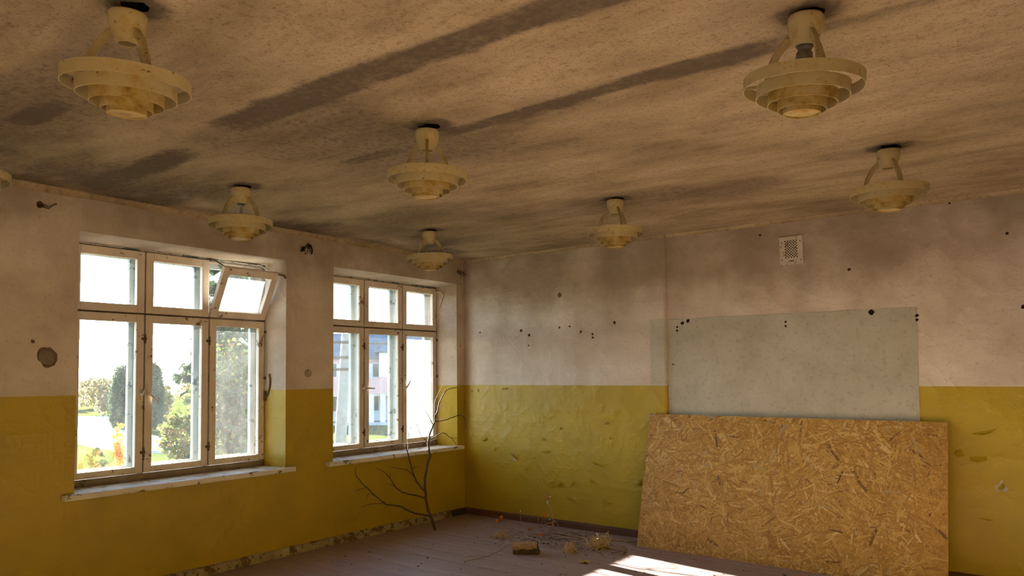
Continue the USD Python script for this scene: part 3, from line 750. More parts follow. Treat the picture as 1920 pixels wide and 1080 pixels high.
for s, t in ((-1, -.8), (-.2, -1), (1, -.7), (.9, .8), (.1, 1), (-.9, .9)):
    j1, j2 = rg.uniform(.75, 1.15, n), rg.uniform(.6, 1.2, n)
    X, Zc = s * ln * j1, t * wd * j2
    px, pz = np.clip(cx + X * ca - Zc * sa, 0, OL), np.clip(cz + X * sa + Zc * ca, 0, OH)
    cor.append(np.stack([px, -rg.uniform(.0001, .0016, n), pz], 1))
Vv = np.stack(cor, 1)
Vv[:, :, 1] = Vv[:, :1, 1] + (Vv[:, :, 1] - Vv[:, :, 1].mean(1, keepdims=True)) * .25
Vv[:, :, 1] = np.minimum(Vv[:, :, 1], -.00005)
b = np.arange(n)[:, None] * 6
Ff = np.concatenate([b + [0, 1, 5], b + [1, 4, 5], b + [1, 3, 4], b + [1, 2, 3]], 1).reshape(-1, 3)
M_strand = mat('wood_strands', {
    'g': ('geometry', {}), 'a': ('attribute', {'attribute': 'tone'}), 'r': ('rgb_ramp', {'ramp': [(0, (.10, .055, .03)), (.012, (.16, .085, .03)), (.03, (.31, .155, .034)), (.3, (.36, .188, .038)), (.6, (.435, .243, .054)), (.85, (.51, .31, .083)), (.97, (.60, .40, .15)), (.985, (.34, .26, .15)), (1, (.40, .30, .17))]}),
    'n': ('noise_texture', {'scale': 70, 'detail': 4}), 'rn': ('rgb_ramp', {'ramp': [(.3, (.75, .72, .68)), (.65, (1.05, 1.05, 1.05))]}), 'm': ('mix', {'mix_type': 'multiply', 'fac': .7}),
    'p': ('principled_bsdf', {'roughness': .62, 'specular_ior_level': .3})},
    [('a.fac', 'r.fac'), ('g.position', 'n.vector'), ('n.fac', 'rn.fac'), ('r.color', 'm.color1'), ('rn.color', 'm.color2'), ('m.color', 'p.base_color')])
obj('strands', trimesh.Trimesh(Vv.reshape(-1, 3), Ff, process=False), M_strand, osb, kind='stuff', prim={'tone': np.repeat(rg.random(n) * np.where(cx > OL - .20, .78, 1.0), 6)})

# ------------------------------------------------------------------ vent grille
vg = thing('vent_grille', 'small pale perforated metal vent grille high on the end wall', 'vent', (3.825, DB, 2.716), (0, -1.2, 0))
pw, ph = .099, .126
plate = sg.Polygon([(-pw, -ph), (pw, -ph), (pw, ph), (-pw, ph)])
holes = []
for r in range(13):
    for c in range(5 if r % 2 == 0 else 4):
        hx = (c - 2) * .0242 + (0 if r % 2 == 0 else .0121); hz = .086 - r * .0121
        holes.append(sg.Polygon([(hx - .0075, hz), (hx, hz - .0078), (hx + .0075, hz), (hx, hz + .0078)]))
holes.append(sg.Polygon([(-.03, -.098), (.026, -.098), (.018, -.091), (-.005, -.089), (-.022, -.092)]))
for h in holes: plate = plate.difference(h)
pm = trimesh.creation.extrude_polygon(plate, .003, engine='earcut'); vv = pm.vertices
obj('plate', trimesh.Trimesh(np.stack([vv[:, 0], -.008 - vv[:, 2], vv[:, 1]], 1), pm.faces[:, ::-1], process=False), M_white_metal, vg)
rim = []
for q in (rails(0, .008, -pw - .002, pw + .002, -ph - .002, ph + .002, .006, .006, .001)):
    vv = q.vertices; rim.append(trimesh.Trimesh(np.stack([vv[:, 1], -vv[:, 0] - .001, vv[:, 2]], 1), q.faces[:, ::-1], process=False))
obj('rim', cat(rim), M_white_metal, vg)
obj('dark_backing', box(-.085, .085, -.006, -.003, -.11, .105), M_black, vg)
for sx, sz in ((-.082, .078), (.08, .078), (-.082, -.078), (.084, -.092)):
    s = trimesh.creation.icosphere(subdivisions=1, radius=.0055); s.apply_scale((1, .5, 1)); s.apply_translation((sx, -.0115, sz)); obj('screw', s, M_iron, vg, smooth=True)

# ------------------------------------------------------------------ bits left in the window wall
hk = thing('wire_stub', 'twisted rusty wire stub poking from a hole high on the wall at far left', 'wire', (0, -4.563, 2.859))
obj('wire', tube(smoothline([(-.02, 0, 0), (.012, .02, .004), (.022, .05, -.012), (.014, .07, .002), (.02, .10, .022)]), .004, 6), M_iron, hk, smooth=True)
obj('wire', tube(smoothline([(-.015, -.005, -.004), (.018, .012, -.016), (.014, .055, -.022)]), .0045, 6), M_iron, hk, smooth=True)
cs = thing('cable_stub', 'broken black cable ends hanging from a hole in the pier between the windows', 'cable', (0, -2.29, 2.86))
obj('cable', tube(smoothline([(-.03, .03, .015), (.03, .025, .02), (.035, .042, -.02), (.02, .048, -.06)]), .008, 8), M_black, cs, smooth=True)
obj('cable', tube(smoothline([(-.02, -.02, -.015), (.025, -.03, -.005), (.028, -.055, -.035), (.012, -.07, -.045)]), .009, 8), M_black, cs, smooth=True)
obj('cable', tube(smoothline([(-.02, .01, .01), (.03, .0, .015), (.03, -.005, -.03), (.014, .0, -.065)]), .0035, 6), M_iron, cs, smooth=True)
br = thing('iron_bracket', 'small rusted iron bracket under the ceiling in the corner', 'bracket', (0, -.055, 2.845))
obj('bar', cat([tube(smoothline([(-.03, -.05, .02), (.03, -.045, .018), (.035, .02, -.002), (.03, .045, -.015)]), .009, 8), cbox(-.001, .018, -.065, -.03, -.01, .03, .002)]), M_iron, br, smooth=40)
obj('insulator', tube(smoothline([(.03, .0, -.03), (.034, .035, -.02), (.032, .05, -.012)]), np.array([.008] * 9), 9), M_lid, br, smooth=40)

# ------------------------------------------------------------------ bare branch leaning into the corner window
B = {
 'main': [(0.396, -0.921, 0.004), (0.36, -0.962, 0.136), (0.31, -0.965, 0.264), (0.26, -0.938, 0.395), (0.205, -0.887, 0.509), (0.145, -0.79, 0.654), (0.1, -0.7, 0.738), (0.075, -0.696, 0.833), (0.05, -0.669, 0.912), (0.02, -0.597, 1.007), (-0.01, -0.503, 1.114), (-0.02, -0.467, 1.18), (-0.03, -0.418, 1.261), (-0.04, -0.383, 1.328), (-0.03, -0.329, 1.412), (0.0, -0.26, 1.472), (0.04, -0.149, 1.483)],
 'up2': [(-0.01, -0.5, 1.114), (-0.04, -0.47, 1.282), (-0.05, -0.434, 1.366), (-0.05, -0.359, 1.465), (-0.05, -0.322, 1.517)],
 'r1': [(-0.01, -0.503, 1.107), (0.01, -0.375, 1.114), (0.04, -0.259, 1.139), (0.07, -0.161, 1.166), (0.09, -0.104, 1.132), (0.1, -0.092, 1.064), (0.1, -0.083, 0.976)],
 'r2': [(0.05, -0.669, 0.915), (0.045, -0.563, 0.934), (0.05, -0.497, 0.965), (0.05, -0.42, 0.974), (0.04, -0.283, 0.907), (0.03, -0.212, 0.852), (0.02, -0.145, 0.815)],
 'r2b': [(0.04, -0.283, 0.907), (0.06, -0.18, 0.894)],
 'l1': [(0.0, -0.54, 1.075), (-0.03, -0.604, 1.203), (-0.06, -0.632, 1.306)],
 'l2': [(0.055, -0.682, 0.886), (0.02, -0.751, 0.964), (-0.03, -0.769, 1.081)],
 'm': [(0.26, -0.938, 0.392), (0.22, -1.005, 0.485), (0.18, -1.031, 0.571), (0.12, -1.026, 0.707), (0.085, -1.034, 0.817), (0.06, -1.042, 0.879)],
 'm1': [(0.086, -1.032, 0.81), (0.03, -0.956, 1.014), (0.01, -0.901, 1.057)],
 'm2': [(0.182, -1.031, 0.565), (0.15, -1.111, 0.64), (0.13, -1.219, 0.665), (0.11, -1.326, 0.691)],
 'm3': [(0.148, -1.029, 0.64), (0.13, -0.899, 0.655)],
 'b2': [(0.283, -0.95, 0.33), (0.26, -1.089, 0.377), (0.21, -1.233, 0.43), (0.17, -1.301, 0.495), (0.13, -1.325, 0.571), (0.1, -1.379, 0.635), (0.07, -1.453, 0.686)],
 'b2a': [(0.17, -1.301, 0.493), (0.13, -1.389, 0.532)],
 'b2b': [(0.132, -1.324, 0.566), (0.1, -1.305, 0.616)],
 'b3': [(0.354, -0.964, 0.154), (0.34, -1.171, 0.212), (0.32, -1.281, 0.265), (0.3, -1.367, 0.313), (0.27, -1.5, 0.344), (0.23, -1.563, 0.401), (0.18, -1.633, 0.48), (0.12, -1.695, 0.569), (0.08, -1.738, 0.644), (0.06, -1.73, 0.701), (0.05, -1.699, 0.733)],
 'b3a': [(0.262, -1.52, 0.36), (0.26, -1.744, 0.379), (0.25, -1.83, 0.362)],
 'b3b': [(0.15, -1.665, 0.525), (0.15, -1.817, 0.507)],
 'b3c': [(0.215, -1.584, 0.424), (0.2, -1.676, 0.472), (0.21, -1.72, 0.416)]}
M_bark = plain('twig_bark', (.055, .037, .03), .75, var=(.12, .085, .07), scale=35, bump=.3)
brn = thing('bare_branch', 'bare dead branch standing on the floor and leaning into the corner window', 'branch')
RAD = {'main': (.0125, .0032), 'up2': (.0055, .002), 'r1': (.0055, .0018), 'r2': (.005, .0018), 'r2b': (.0025, .0012), 'l1': (.0038, .0014), 'l2': (.004, .0014), 'm': (.009, .004), 'm1': (.0035, .0013), 'm2': (.0045, .0015), 'm3': (.003, .0013),
       'b2': (.0075, .0018), 'b2a': (.003, .0012), 'b2b': (.003, .0012), 'b3': (.0085, .002), 'b3a': (.0032, .0012), 'b3b': (.003, .0012), 'b3c': (.003, .0012)}
for k, pts in B.items():
    c = smoothline(pts, 4); jit = (np.random.default_rng(len(k) + int(1000 * pts[0][2])).normal(0, .0022, c.shape)); jit[0] = 0
    c = c + jit
    r = np.linspace(RAD[k][0] * 1.2, RAD[k][1] * 1.25, len(c))
    obj('stem' if k == 'main' else 'twig', tube(c, r, 8 if k in ('main', 'm', 'b3', 'b2') else 6), M_bark, brn, smooth=True)
tips = []
for k in ('main', 'up2', 'r1', 'l1', 'l2', 'm', 'm1', 'b3', 'r2', 'b3b'):
    q = np.array(B[k][-1]); s = trimesh.creation.icosphere(subdivisions=1, radius=.006); s.apply_scale((.8, .8, 1.5)); s.apply_translation(q); tips.append(s)
for s in tips: obj('bud', s, plain('bud_fluff', (.45, .38, .32), .9) if s is tips[0] else '/World/Looks/bud_fluff', brn, smooth=True)
obj('cut_end', tube([(.404, -.912, .003), (.3965, -.921, .0135)], .0115, 8), plain('cut_wood', (.50, .34, .2), .8), brn)

# ------------------------------------------------------------------ litter on the floor
M_orange = plain('papery_orange', (.75, .20, .015), .7, var=(.6, .12, .01), scale=60)
M_straw = plain('dry_straw', (.70, .50, .27), .85, var=(.50, .34, .16), scale=50)
M_stem = plain('dry_stem', (.34, .22, .13), .85, var=(.44, .31, .20), scale=40)
M_pale = plain('pale_petal', (.62, .55, .48), .8)
ph_ = thing('dried_stems', 'dried plant with orange papery lantern pods lying before the end wall', 'dried plant')
PH = {'stem': [(1.452, -.3, .006), (1.46, -.3, .128), (1.447, -.3, .209), (1.415, -.3, .288), (1.389, -.3, .34), (1.349, -.3, .391), (1.296, -.3, .459), (1.235, -.3, .543)],
      'low': [(1.479, -.3, .114), (1.345, -.3, .066), (1.209, -.3, .022), (1.07, -.3, .028), (.928, -.3, .052), (.819, -.3, .062), (.649, -.3, .096)],
      'side': [(1.291, -.3, .050), (1.332, -.3, .114), (1.373, -.3, .146)], 'pale': [(1.049, -.3, .028), (1.042, -.3, .11), (1.036, -.3, .154)],
      't2': [(1.278, -.3, .045), (1.265, -.3, .162), (1.239, -.3, .237)], 't3': [(1.222, -.3, .025), (1.188, -.3, .042), (1.147, -.3, .11)],
      'u1': [(1.46, -.3, .128), (1.52, -.31, .10), (1.56, -.33, .03), (1.57, -.34, .008)], 'u2': [(1.454, -.3, .09), (1.40, -.33, .10), (1.375, -.34, .12)], 'u3': [(1.44, -.3, .22), (1.42, -.28, .25)],
      'u4': [(1.40, -.3, .31), (1.44, -.31, .33)], 'u5': [(1.35, -.3, .06), (1.40, -.36, .09), (1.47, -.42, .03)], 'u6': [(1.07, -.3, .028), (1.0, -.34, .05), (.9, -.4, .02)]}
for k, pts in PH.items():
    c = smoothline(pts, 4)
    obj('stem', tube(c, np.linspace(.0055 if k in ('stem', 'low') else .003, .0016, len(c)), 6), M_stem, ph_, smooth=True)


def lantern(c, r, h, tiltv):
    a = lathe([(.001, 0), (r * .6, -.1 * h), (r, -.38 * h), (r * .8, -.68 * h), (r * .25, -.93 * h), (.001, -h)], 10)
    v_ = a.vertices; angv = np.arctan2(v_[:, 1], v_[:, 0]); k = 1 + .16 * np.cos(5 * angv); a.vertices[:, 0] *= k; a.vertices[:, 1] *= k
    a.apply_transform(trimesh.transformations.rotation_matrix(tiltv, [.3, 1, 0])); a.apply_translation(c); return flip(a)


for c, r, h, t in (((1.405, -.305, .352), .012, .035, 1.2), ((1.36, -.305, .190), .017, .05, .2), ((1.466, -.31, .098), .010, .045, .1), ((.80, -.305, .095), .022, .05, .9), ((.716, -.30, .056), .012, .04, .1), ((1.20, -.36, .03), .013, .026, .4), ((1.46, -.55, .035), .014, .03, .6), ((1.50, -.53, .03), .012, .026, 1.0)):
    obj('lantern_pod', lantern(c, r, h, t), M_orange, ph_, smooth=50)
for c, d in (((1.036, -.3, .16), (.006, 0, .028)), ((1.405, -.31, .325), (-.02, 0, -.03)), ((1.40, -.31, .31), (.0, .0, -.035)), ((1.385, -.305, .165), (.025, 0, .012)), ((1.44, -.31, .135), (-.03, 0, -.01)), ((1.41, -.3, .36), (.03, 0, .0))):
    c, d = np.array(c), np.array(d)
    obj('husk', tube(smoothline([c, c + d * .5 + [.003, 0, .002], c + d], 3), [.002, .005, .007, .006, .005, .003, .001][:7], 6), M_pale, ph_, smooth=True)


def tuft(name, label, c, L, W, Hh, n, seed, curlk=1.0, extra=None):
    rg = np.random.default_rng(seed); t = thing(name, label, 'dried roots', c)
    ms = []
    for i in range(n):
        a = rg.normal(0, .5); x0 = rg.uniform(-L / 2, L / 2 * .4); l = rg.uniform(.35, .8) * L
        y0 = rg.uniform(-W, W) * .5; z0 = rg.uniform(.004, Hh)
        pts = [(x0, y0, z0)]
        for s in range(4):
            a += rg.normal(0, .55 * curlk); q = pts[-1]
            pts.append((q[0] + l / 4 * math.cos(a), q[1] + l / 5 * math.sin(a), max(.003, q[2] + rg.normal(0, Hh * .45) - (.2 * Hh if s > 2 else 0))))
        ms.append(tube(smoothline(pts, 3), np.linspace(.0036, .0018, 13), 5))
    obj('fibres', cat(ms), M_straw, t, smooth=True, kind='stuff')
    if extra: obj('root', extra, M_pale, t, smooth=True)
    return t


tuft('root_tuft', 'flattened tuft of dry roots on the floor left of the bark chunk', (1.141, -.80, 0), .16, .09, .03, 60, 3, .5)
tuft('root_tuft', 'small dry root ball in front of the twigs, left of the larger root clump', (2.054, -.919, 0), .11, .10, .045, 55, 4)
tuft('root_tuft', 'largest clump of dry roots, with one pale root standing up', (2.165, -.613, 0), .19, .13, .065, 85, 5, 1.2,
     tube(smoothline([(.0, .0, .03), (.012, 0, .07), (.014, 0, .105), (-.004, 0, .135)]), np.linspace(.004, .007, 13), 7))

ck = thing('bark_chunk', 'thick chunk of wood with peeling tan bark lying on the floor', 'wood chunk', (1.745, -1.165, 0), (0, 0, 31))
prof = [(-.058, 0), (.058, 0), (.066, .03), (.046, .082), (.0, .100), (-.050, .088), (-.066, .04)]
V = []; nx = 16
for i in range(nx + 1):
    x = -.118 + .236 * i / nx
    for j, (py, pz) in enumerate(prof):
        nn = meshkit.fbm(np.array([[x * 22, py * 20, pz * 20]]), 3, 8)[0] - .5
        V.append((x + (.012 * nn * (i in (0, nx))) + (pz * .22 * (1 if i > nx / 2 else -.06)) * 0 + (-.25 * pz if i == nx else 0), py + nn * .016, max(0, pz + nn * .016 * (pz > 0))))
m = len(prof); F = []
for i in range(nx):
    for j in range(m):
        a, b2 = i * m + j, i * m + (j + 1) % m; F += [(a, b2, b2 + m), (a, b2 + m, a + m)]
V += [(-.118, 0, .05), (.118 - .012, 0, .05)]
for j in range(m):
    F += [(len(V) - 2, (j + 1) % m, j), (len(V) - 1, nx * m + j, nx * m + (j + 1) % m)]
wood = trimesh.Trimesh(np.array(V), np.array(F)[:, ::-1], process=False); wood.fix_normals()
obj('wood', wood, plain('rotten_wood', (.050, .032, .02), .9, var=(.095, .062, .038), scale=40, bump=.6), ck, smooth=40)
V = []; F = []; nb = 22; nw = 8
skin = np.array([(-.0745, .030), (-.073, .045), (-.066, .070), (-.055, .096), (-.028, .104), (.0, .109), (.026, .101), (.050, .088)])
arc = np.concatenate([[0], np.cumsum(np.linalg.norm(np.diff(skin, axis=0), axis=1))]); arc /= arc[-1]
for i in range(nb + 1):
    for j in range(nw + 1):
        t = j / nw; x = -.121 + .222 * i / nb
        lo = .02 + .22 * meshkit.fbm(np.array([[x * 26, 7.7, 0]]), 3, 5)[0]      # ragged lower edge on the near side
        u_ = lo + (1 - lo) * t
        nn = meshkit.fbm(np.array([[x * 30, t * 3.0, 3.3]]), 3, 18)[0] - .5
        py, pz = np.interp(u_, arc, skin[:, 0]), np.interp(u_, arc, skin[:, 1])
        V.append((x + .012 * nn, py - .005 + nn * .008, pz + .003 + nn * .010))
for i in range(nb):
    for j in range(nw):
        a = i * (nw + 1) + j; F += [(a, a + nw + 2, a + 1), (a, a + nw + 1, a + nw + 2)]
bk = trimesh.Trimesh(np.array(V), np.array(F), process=False)
low = bk.copy(); low.vertices = bk.vertices * [1, .95, .96]
obj('bark', cat([bk, flip(low)]), plain('tan_bark', (.46, .31, .15), .85, var=(.17, .105, .05), scale=55, bump=.6), ck, smooth=50)

lf = thing('fallen_leaf', 'yellow fallen maple leaf lying on the floor near the sunlit patch', 'leaf', (2.355, -1.16, .004), (0, 0, 25))
a = np.linspace(0, 2 * math.pi, 46)[:-1]
rr = .045 * (.62 + .38 * np.abs(np.cos(2.5 * a)) ** 1.3) * (1 + .12 * np.sin(17 * a))
P = np.stack([rr * np.cos(a) * 1.25, rr * np.sin(a), .003 + .016 * np.abs(np.sin(a * 1.5 + .5)) * (rr / .045) ** 2], 1)
V = np.vstack([[0, 0, .003], P]); F = [(0, i + 1, (i + 1) % 45 + 1) for i in range(45)]
top = trimesh.Trimesh(V, np.array(F), process=False); bot = flip(top); bot.vertices = bot.vertices - [0, 0, .0008]
obj('blade', cat([top, bot]), plain('yellow_leaf', (.60, .44, .03), .6, var=(.48, .36, .05), scale=40), lf, smooth=True)
obj('stalk', tube(smoothline([(-.005, 0, .004), (.05, .01, .006), (.09, .03, .004)]), .0014, 5), M_stem, lf, smooth=True)
for lab, c, rz, col in (('pale torn scrap lying under the end wall skirting', (1.672, -.20, .003), 12, 1), ('pale withered leaf beside the long stick', (1.654, -.507, .003), 40, 2)):
    s = thing('withered_leaf', lab, 'leaf', c, (0, 0, rz))
    aa = np.linspace(0, 2 * math.pi, 15)[:-1]; r_ = .034 * (1 + .3 * np.sin(3 * aa + col))
    V = np.vstack([[0, 0, .006], np.stack([r_ * 1.5 * np.cos(aa), r_ * .7 * np.sin(aa), .002 + .004 * np.sin(2 * aa) ** 2], 1)])
    tpm = trimesh.Trimesh(V, np.array([(0, i + 1, (i + 1) % 14 + 1) for i in range(14)]), process=False); bt = flip(tpm); bt.vertices = bt.vertices - [0, 0, .0008]
    obj('blade', cat([tpm, bt]), plain('withered_leaf_tone', (.36, .31, .2), .8) if col == 1 else '/World/Looks/withered_leaf_tone', s)

STK = [('long brown stick with a pale cut end, pointing at the board', [(1.50, -.33, .010), (1.70, -.36, .014), (1.913, -.385, .010), (2.05, -.30, .012), (2.278, -.242, .010)], .0085, .007),
       ('thin forked twig on the floor left of the bark chunk', [(1.486, -1.738, .005), (1.541, -1.494, .008), (1.50, -1.25, .006), (1.442, -1.068, .008), (1.44, -.95, .006)], .0035, .002),
       ('short dark twig on the floor by the bottom left corner of the board', [(2.498, -.753, .006), (2.45, -.62, .010), (2.394, -.48, .006)], .006, .004),
       ('pale straw stalk lying across the litter in front of the root clump', [(1.80, -.80, .006), (1.95, -.72, .012), (2.11, -.68, .014)], .0028, .0018),
       ('slender dry stalk lying along the skirting of the end wall', [(1.75, -.14, .006), (2.0, -.16, .010), (2.33, -.12, .008)], .003, .002),
       ('thin dry stalk lying before the lantern plant', [(.75, -.42, .005), (1.05, -.45, .010), (1.55, -.47, .006)], .003, .002),
       ('hair-thin pale twig lying behind the root clump', [(1.35, -.52, .005), (1.62, -.62, .009), (1.86, -.60, .006)], .0025, .0015)]
for lab, pts, r0, r1 in STK:
    t = thing('stick', lab, 'stick')
    c = smoothline(pts, 5) + 0; c[1:-1] += np.random.default_rng(len(lab)).normal(0, .002, c[1:-1].shape); c[:, 2] = np.maximum(c[:, 2], r0)
    obj('shaft', tube(c, np.linspace(r0, r1, len(c)), 7), M_stem, t, smooth=True)
    if 'forked' in lab: obj('fork', tube(smoothline([(1.55, -1.46, .008), (1.46, -1.52, .008), (1.40, -1.62, .005)]), .002, 6), M_stem, t, smooth=True)
    if 'cut' in lab: obj('cut_end', tube([(2.262, -.247, .010), (2.284, -.240, .010)], .0085, 7), '/World/Looks/cut_wood', t)
# crumbs of plaster, bark and dirt
rg = np.random.default_rng(77); ms = []
for i in range(420):
    if i < 240: cx_, cy_ = rg.normal(1.75, .38), rg.normal(-.62, .22)
    else: cx_, cy_ = rg.uniform(.4, 4.5), rg.uniform(-2.6, -.1)
    if cy_ > -.05 or (cx_ > 2.4 and cy_ > -.42) or cx_ < .06: continue
    r_ = rg.uniform(.002, .008) * (1 if rg.random() < .9 else 1.7)
    s = trimesh.creation.icosphere(subdivisions=0, radius=r_); s.vertices *= rg.uniform(.5, 1.2, s.vertices.shape); s.apply_scale((rg.uniform(.7, 2.2), 1, .6))
    s.apply_transform(trimesh.transformations.rotation_matrix(rg.uniform(0, 6.28), [0, 0, 1])); s.apply_translation((cx_, cy_, r_ * .4)); ms.append(s)
for i in range(70):
    cx_, cy_ = rg.normal(1.7, .33), rg.normal(-.52, .17); a = rg.normal(0.2, .7); l = rg.uniform(.04, .16)
    if cy_ > -.05: continue
    ms.append(tube(smoothline([(cx_, cy_, .004), (cx_ + l * .5 * math.cos(a), cy_ + l * .5 * math.sin(a) + rg.normal(0, .01), rg.uniform(.004, .02)), (cx_ + l * math.cos(a), cy_ + l * math.sin(a), .004)], 3), rg.uniform(.0012, .0028), 5))
tag(obj('floor_litter', cat(ms), plain('litter', (.06, .04, .03), .9, var=(.16, .11, .08), scale=9)), 'dark crumbs, bark bits and broken straw scattered on the floor', 'litter', kind='stuff')

# ------------------------------------------------------------------ outdoors
GZ = -3.0
M_grass = mat('autumn_grass', {
    'g': ('geometry', {}), 'n': ('noise_texture', {'scale': .22, 'detail': 8, 'roughness': .68}), 'r': ('rgb_ramp', {'ramp': [(.34, (.06, .08, .02)), (.55, (.095, .105, .03)), (.7, (.135, .12, .05))]}),
    'p': ('principled_bsdf', {'roughness': 1.0, 'specular_ior_level': .0})}, [('g.position', 'n.vector'), ('n.fac', 'r.fac'), ('r.color', 'p.base_color')])
gr = np.concatenate([[0], np.geomspace(2, 900, 60)]); ga = np.linspace(0, 2 * math.pi, 97)[:-1]
V = [(-20, 10, GZ)]
for r in gr[1:]:
    for a in ga:
        x, y = -20 + r * math.cos(a), 10 + r * math.sin(a); V.append((x, y, GZ))
V = np.array(V, float)
d = np.hypot(V[:, 0] + 20, V[:, 1] - 10)
V[:, 2] += .25 * (meshkit.fbm(V * [.05, .05, 0], 3, 2) - .5) * np.clip(d / 30, 0, 1)
F = [(0, 1 + j, 1 + (j + 1) % 96) for j in range(96)]
for i in range(len(gr) - 2):
    for j in range(96):
        a, b = 1 + i * 96 + j, 1 + i * 96 + (j + 1) % 96
        F += [(a, a + 96, b + 96), (a, b + 96, b)]
gp = obj('ground', trimesh.Trimesh(V, np.array(F), process=False), M_grass, smooth=True); gp.SetCustomDataByKey('kind', 'structure')
# low hills on the horizon
M_hill = plain('far_hill', (.16, .17, .10), .95, var=(.24, .20, .11), scale=.05)
V = []; nh = 90
for i in range(nh + 1):
    a = math.radians(95) + math.radians(110) * i / nh
    for rr, hh in ((190, -.3), (215, .45), (250, 1.0), (300, .8), (340, -.3)):
        z = GZ - .5 + hh * (3.6 + 5.0 * meshkit.fbm(np.array([[a * 9, rr * .01, 1.0]]), 3, 4)[0])
        V.append((rr * math.cos(a), rr * math.sin(a), z))
F = []
for i in range(nh):
    for j in range(4):
        a = i * 5 + j; F += [(a, a + 1, a + 6), (a, a + 6, a + 5)]
hp = obj('hills', trimesh.Trimesh(np.array(V), np.array(F), process=False), M_hill, smooth=True); hp.SetCustomDataByKey('kind', 'structure')
# road curving past the lawn
M_road = plain('pale_road', (.34, .325, .305), .9, var=(.27, .255, .235), scale=1.2)
rc = smoothline([(-84, 33), (-72, 26.5), (-62, 22.3), (-52.5, 19.6), (-44.5, 18.2), (-38, 18.9), (-30, 22.5), (-22, 28.5)], 8)
dd = np.gradient(rc, axis=0); dd /= np.linalg.norm(dd, axis=1, keepdims=True); nn = np.stack([-dd[:, 1], dd[:, 0]], 1)
V = []
for k, q in enumerate(rc):
    for o, z in ((-2.9, -.10), (-2.7, .19), (2.7, .19), (2.9, -.10)): V.append((*(q + nn[k] * o), GZ + z))
F = []
for k in range(len(rc) - 1):
    for j in range(3):
        a = k * 4 + j; F += [(a, a + 5, a + 1), (a, a + 4, a + 5)]
rp = obj('road', trimesh.Trimesh(np.array(V), np.array(F), process=False), M_road, smooth=30); rp.SetCustomDataByKey('kind', 'structure')


def leaf_mat(name, ramp, trans=.45):
    return mat(name, {'a': ('attribute', {'attribute': 'tone'}), 'r': ('rgb_ramp', {'ramp': ramp}), 'd': ('diffuse_bsdf', {}), 't': ('translucent_bsdf', {}), 'm': ('mix_closure', {'fac': trans})},
               [('a.fac', 'r.fac'), ('r.color', 'd.color'), ('r.color', 't.color'), ('d.BSDF', 'm.closure1'), ('t.BSDF', 'm.closure2')], surface='m.closure')


M_trunk = plain('tree_bark', (.10, .075, .055), .9, var=(.16, .125, .095), scale=6)
M_thuja = leaf_mat('thuja_green', [(0, (.05, .085, .055)), (.6, (.08, .125, .07)), (1, (.11, .15, .08))], .25)
M_autumn = leaf_mat('autumn_leaves', [(0, (.24, .22, .11)), (.4, (.36, .31, .15)), (.75, (.44, .36, .17)), (1, (.46, .33, .15))])
M_spruce = leaf_mat('spruce_needles', [(0, (.025, .045, .025)), (.7, (.05, .08, .04)), (1, (.08, .11, .05))], .2)
M_creeper = leaf_mat('creeper_leaves', [(0, (.02, .04, .016)), (.45, (.045, .075, .022)), (.72, (.09, .11, .03)), (.84, (.22, .21, .04)), (.92, (.20, .06, .04)), (1, (.15, .045, .04))], .3)
M_bush = leaf_mat('bush_leaves', [(0, (.04, .065, .015)), (.5, (.10, .13, .03)), (.8, (.21, .20, .045)), (.92, (.24, .10, .04)), (1, (.3, .26, .09))], .35)
M_orangeleaf = leaf_mat('orange_leaves', [(0, (.45, .20, .03)), (.6, (.62, .33, .05)), (1, (.70, .45, .10))], .5)


def cards(blobs, n, size, seed, flat=.75, core=.35):
    """leaf cards scattered through ellipsoid blobs (cx, cy, cz, rx, ry, rz)"""
    rg = np.random.default_rng(seed); blobs = np.asarray(blobs, float)
    vol = blobs[:, 3] * blobs[:, 4] * blobs[:, 5]; k = rg.choice(len(blobs), n, p=vol / vol.sum())
    d = rg.normal(0, 1, (n, 3)); d /= np.linalg.norm(d, axis=1, keepdims=True)
    r = (core + (1 - core) * rg.random(n) ** .5)[:, None] * (1 + rg.normal(0, .08, (n, 1)))
    C = blobs[k, :3] + d * r * blobs[k, 3:]
    u = rg.normal(0, 1, (n, 3)); u /= np.linalg.norm(u, axis=1, keepdims=True)
    w = np.cross(u, rg.normal(0, 1, (n, 3))); w /= np.linalg.norm(w, axis=1, keepdims=True)
    s = (size * rg.uniform(.6, 1.3, n))[:, None]
    return quads(C, u * s * .5, w * s * .5 * flat), np.repeat(rg.random(n), 4)


def tree(name, label, catg, base, h, blobs, n, size, leafm, tr, seed, group=None):
    t = thing(name, label, catg, base, group=group)
    m, tone = cards(blobs, n, size, seed); obj('foliage', m, leafm, t, prim={'tone': tone})
    rg = np.random.default_rng(seed)
    st = [tube(smoothline([(0, 0, -.2), (rg.normal(0, .1) * tr * 3, rg.normal(0, .1) * tr * 3, h * .5), (0, 0, h * .9)]), np.linspace(tr, tr * .25, 9), 8)]
    for b in blobs[:5]: st.append(tube(smoothline([(0, 0, h * .3), ((b[0]) * .6, b[1] * .6, (h * .3 + b[2]) * .5), (b[0], b[1], b[2])]), np.linspace(tr * .45, tr * .1, 9), 6))
    obj('trunk', cat(st), M_trunk, t, smooth=True)
    return t


# the two clipped thujas beyond the road's bend
for k, ((x, y), h, r, lab) in enumerate((((-60.9, 24.65), 5.9, 1.25, 'broad dark green thuja, left one of the pair on the lawn'), ((-60.4, 27.0), 6.1, .95, 'slim dark green thuja, right one of the pair on the lawn'))):
    bl_ = [(0, 0, h * .22, r, r, h * .24), (0, 0, h * .5, r * .95, r * .95, h * .3), (0, 0, h * .74, r * .72, r * .72, h * .24)]
    tree('thuja', lab, 'tree', (x, y, GZ), h * .7, bl_, 9000, .17, M_thuja, .12, 50 + k, 'thujas on the lawn')
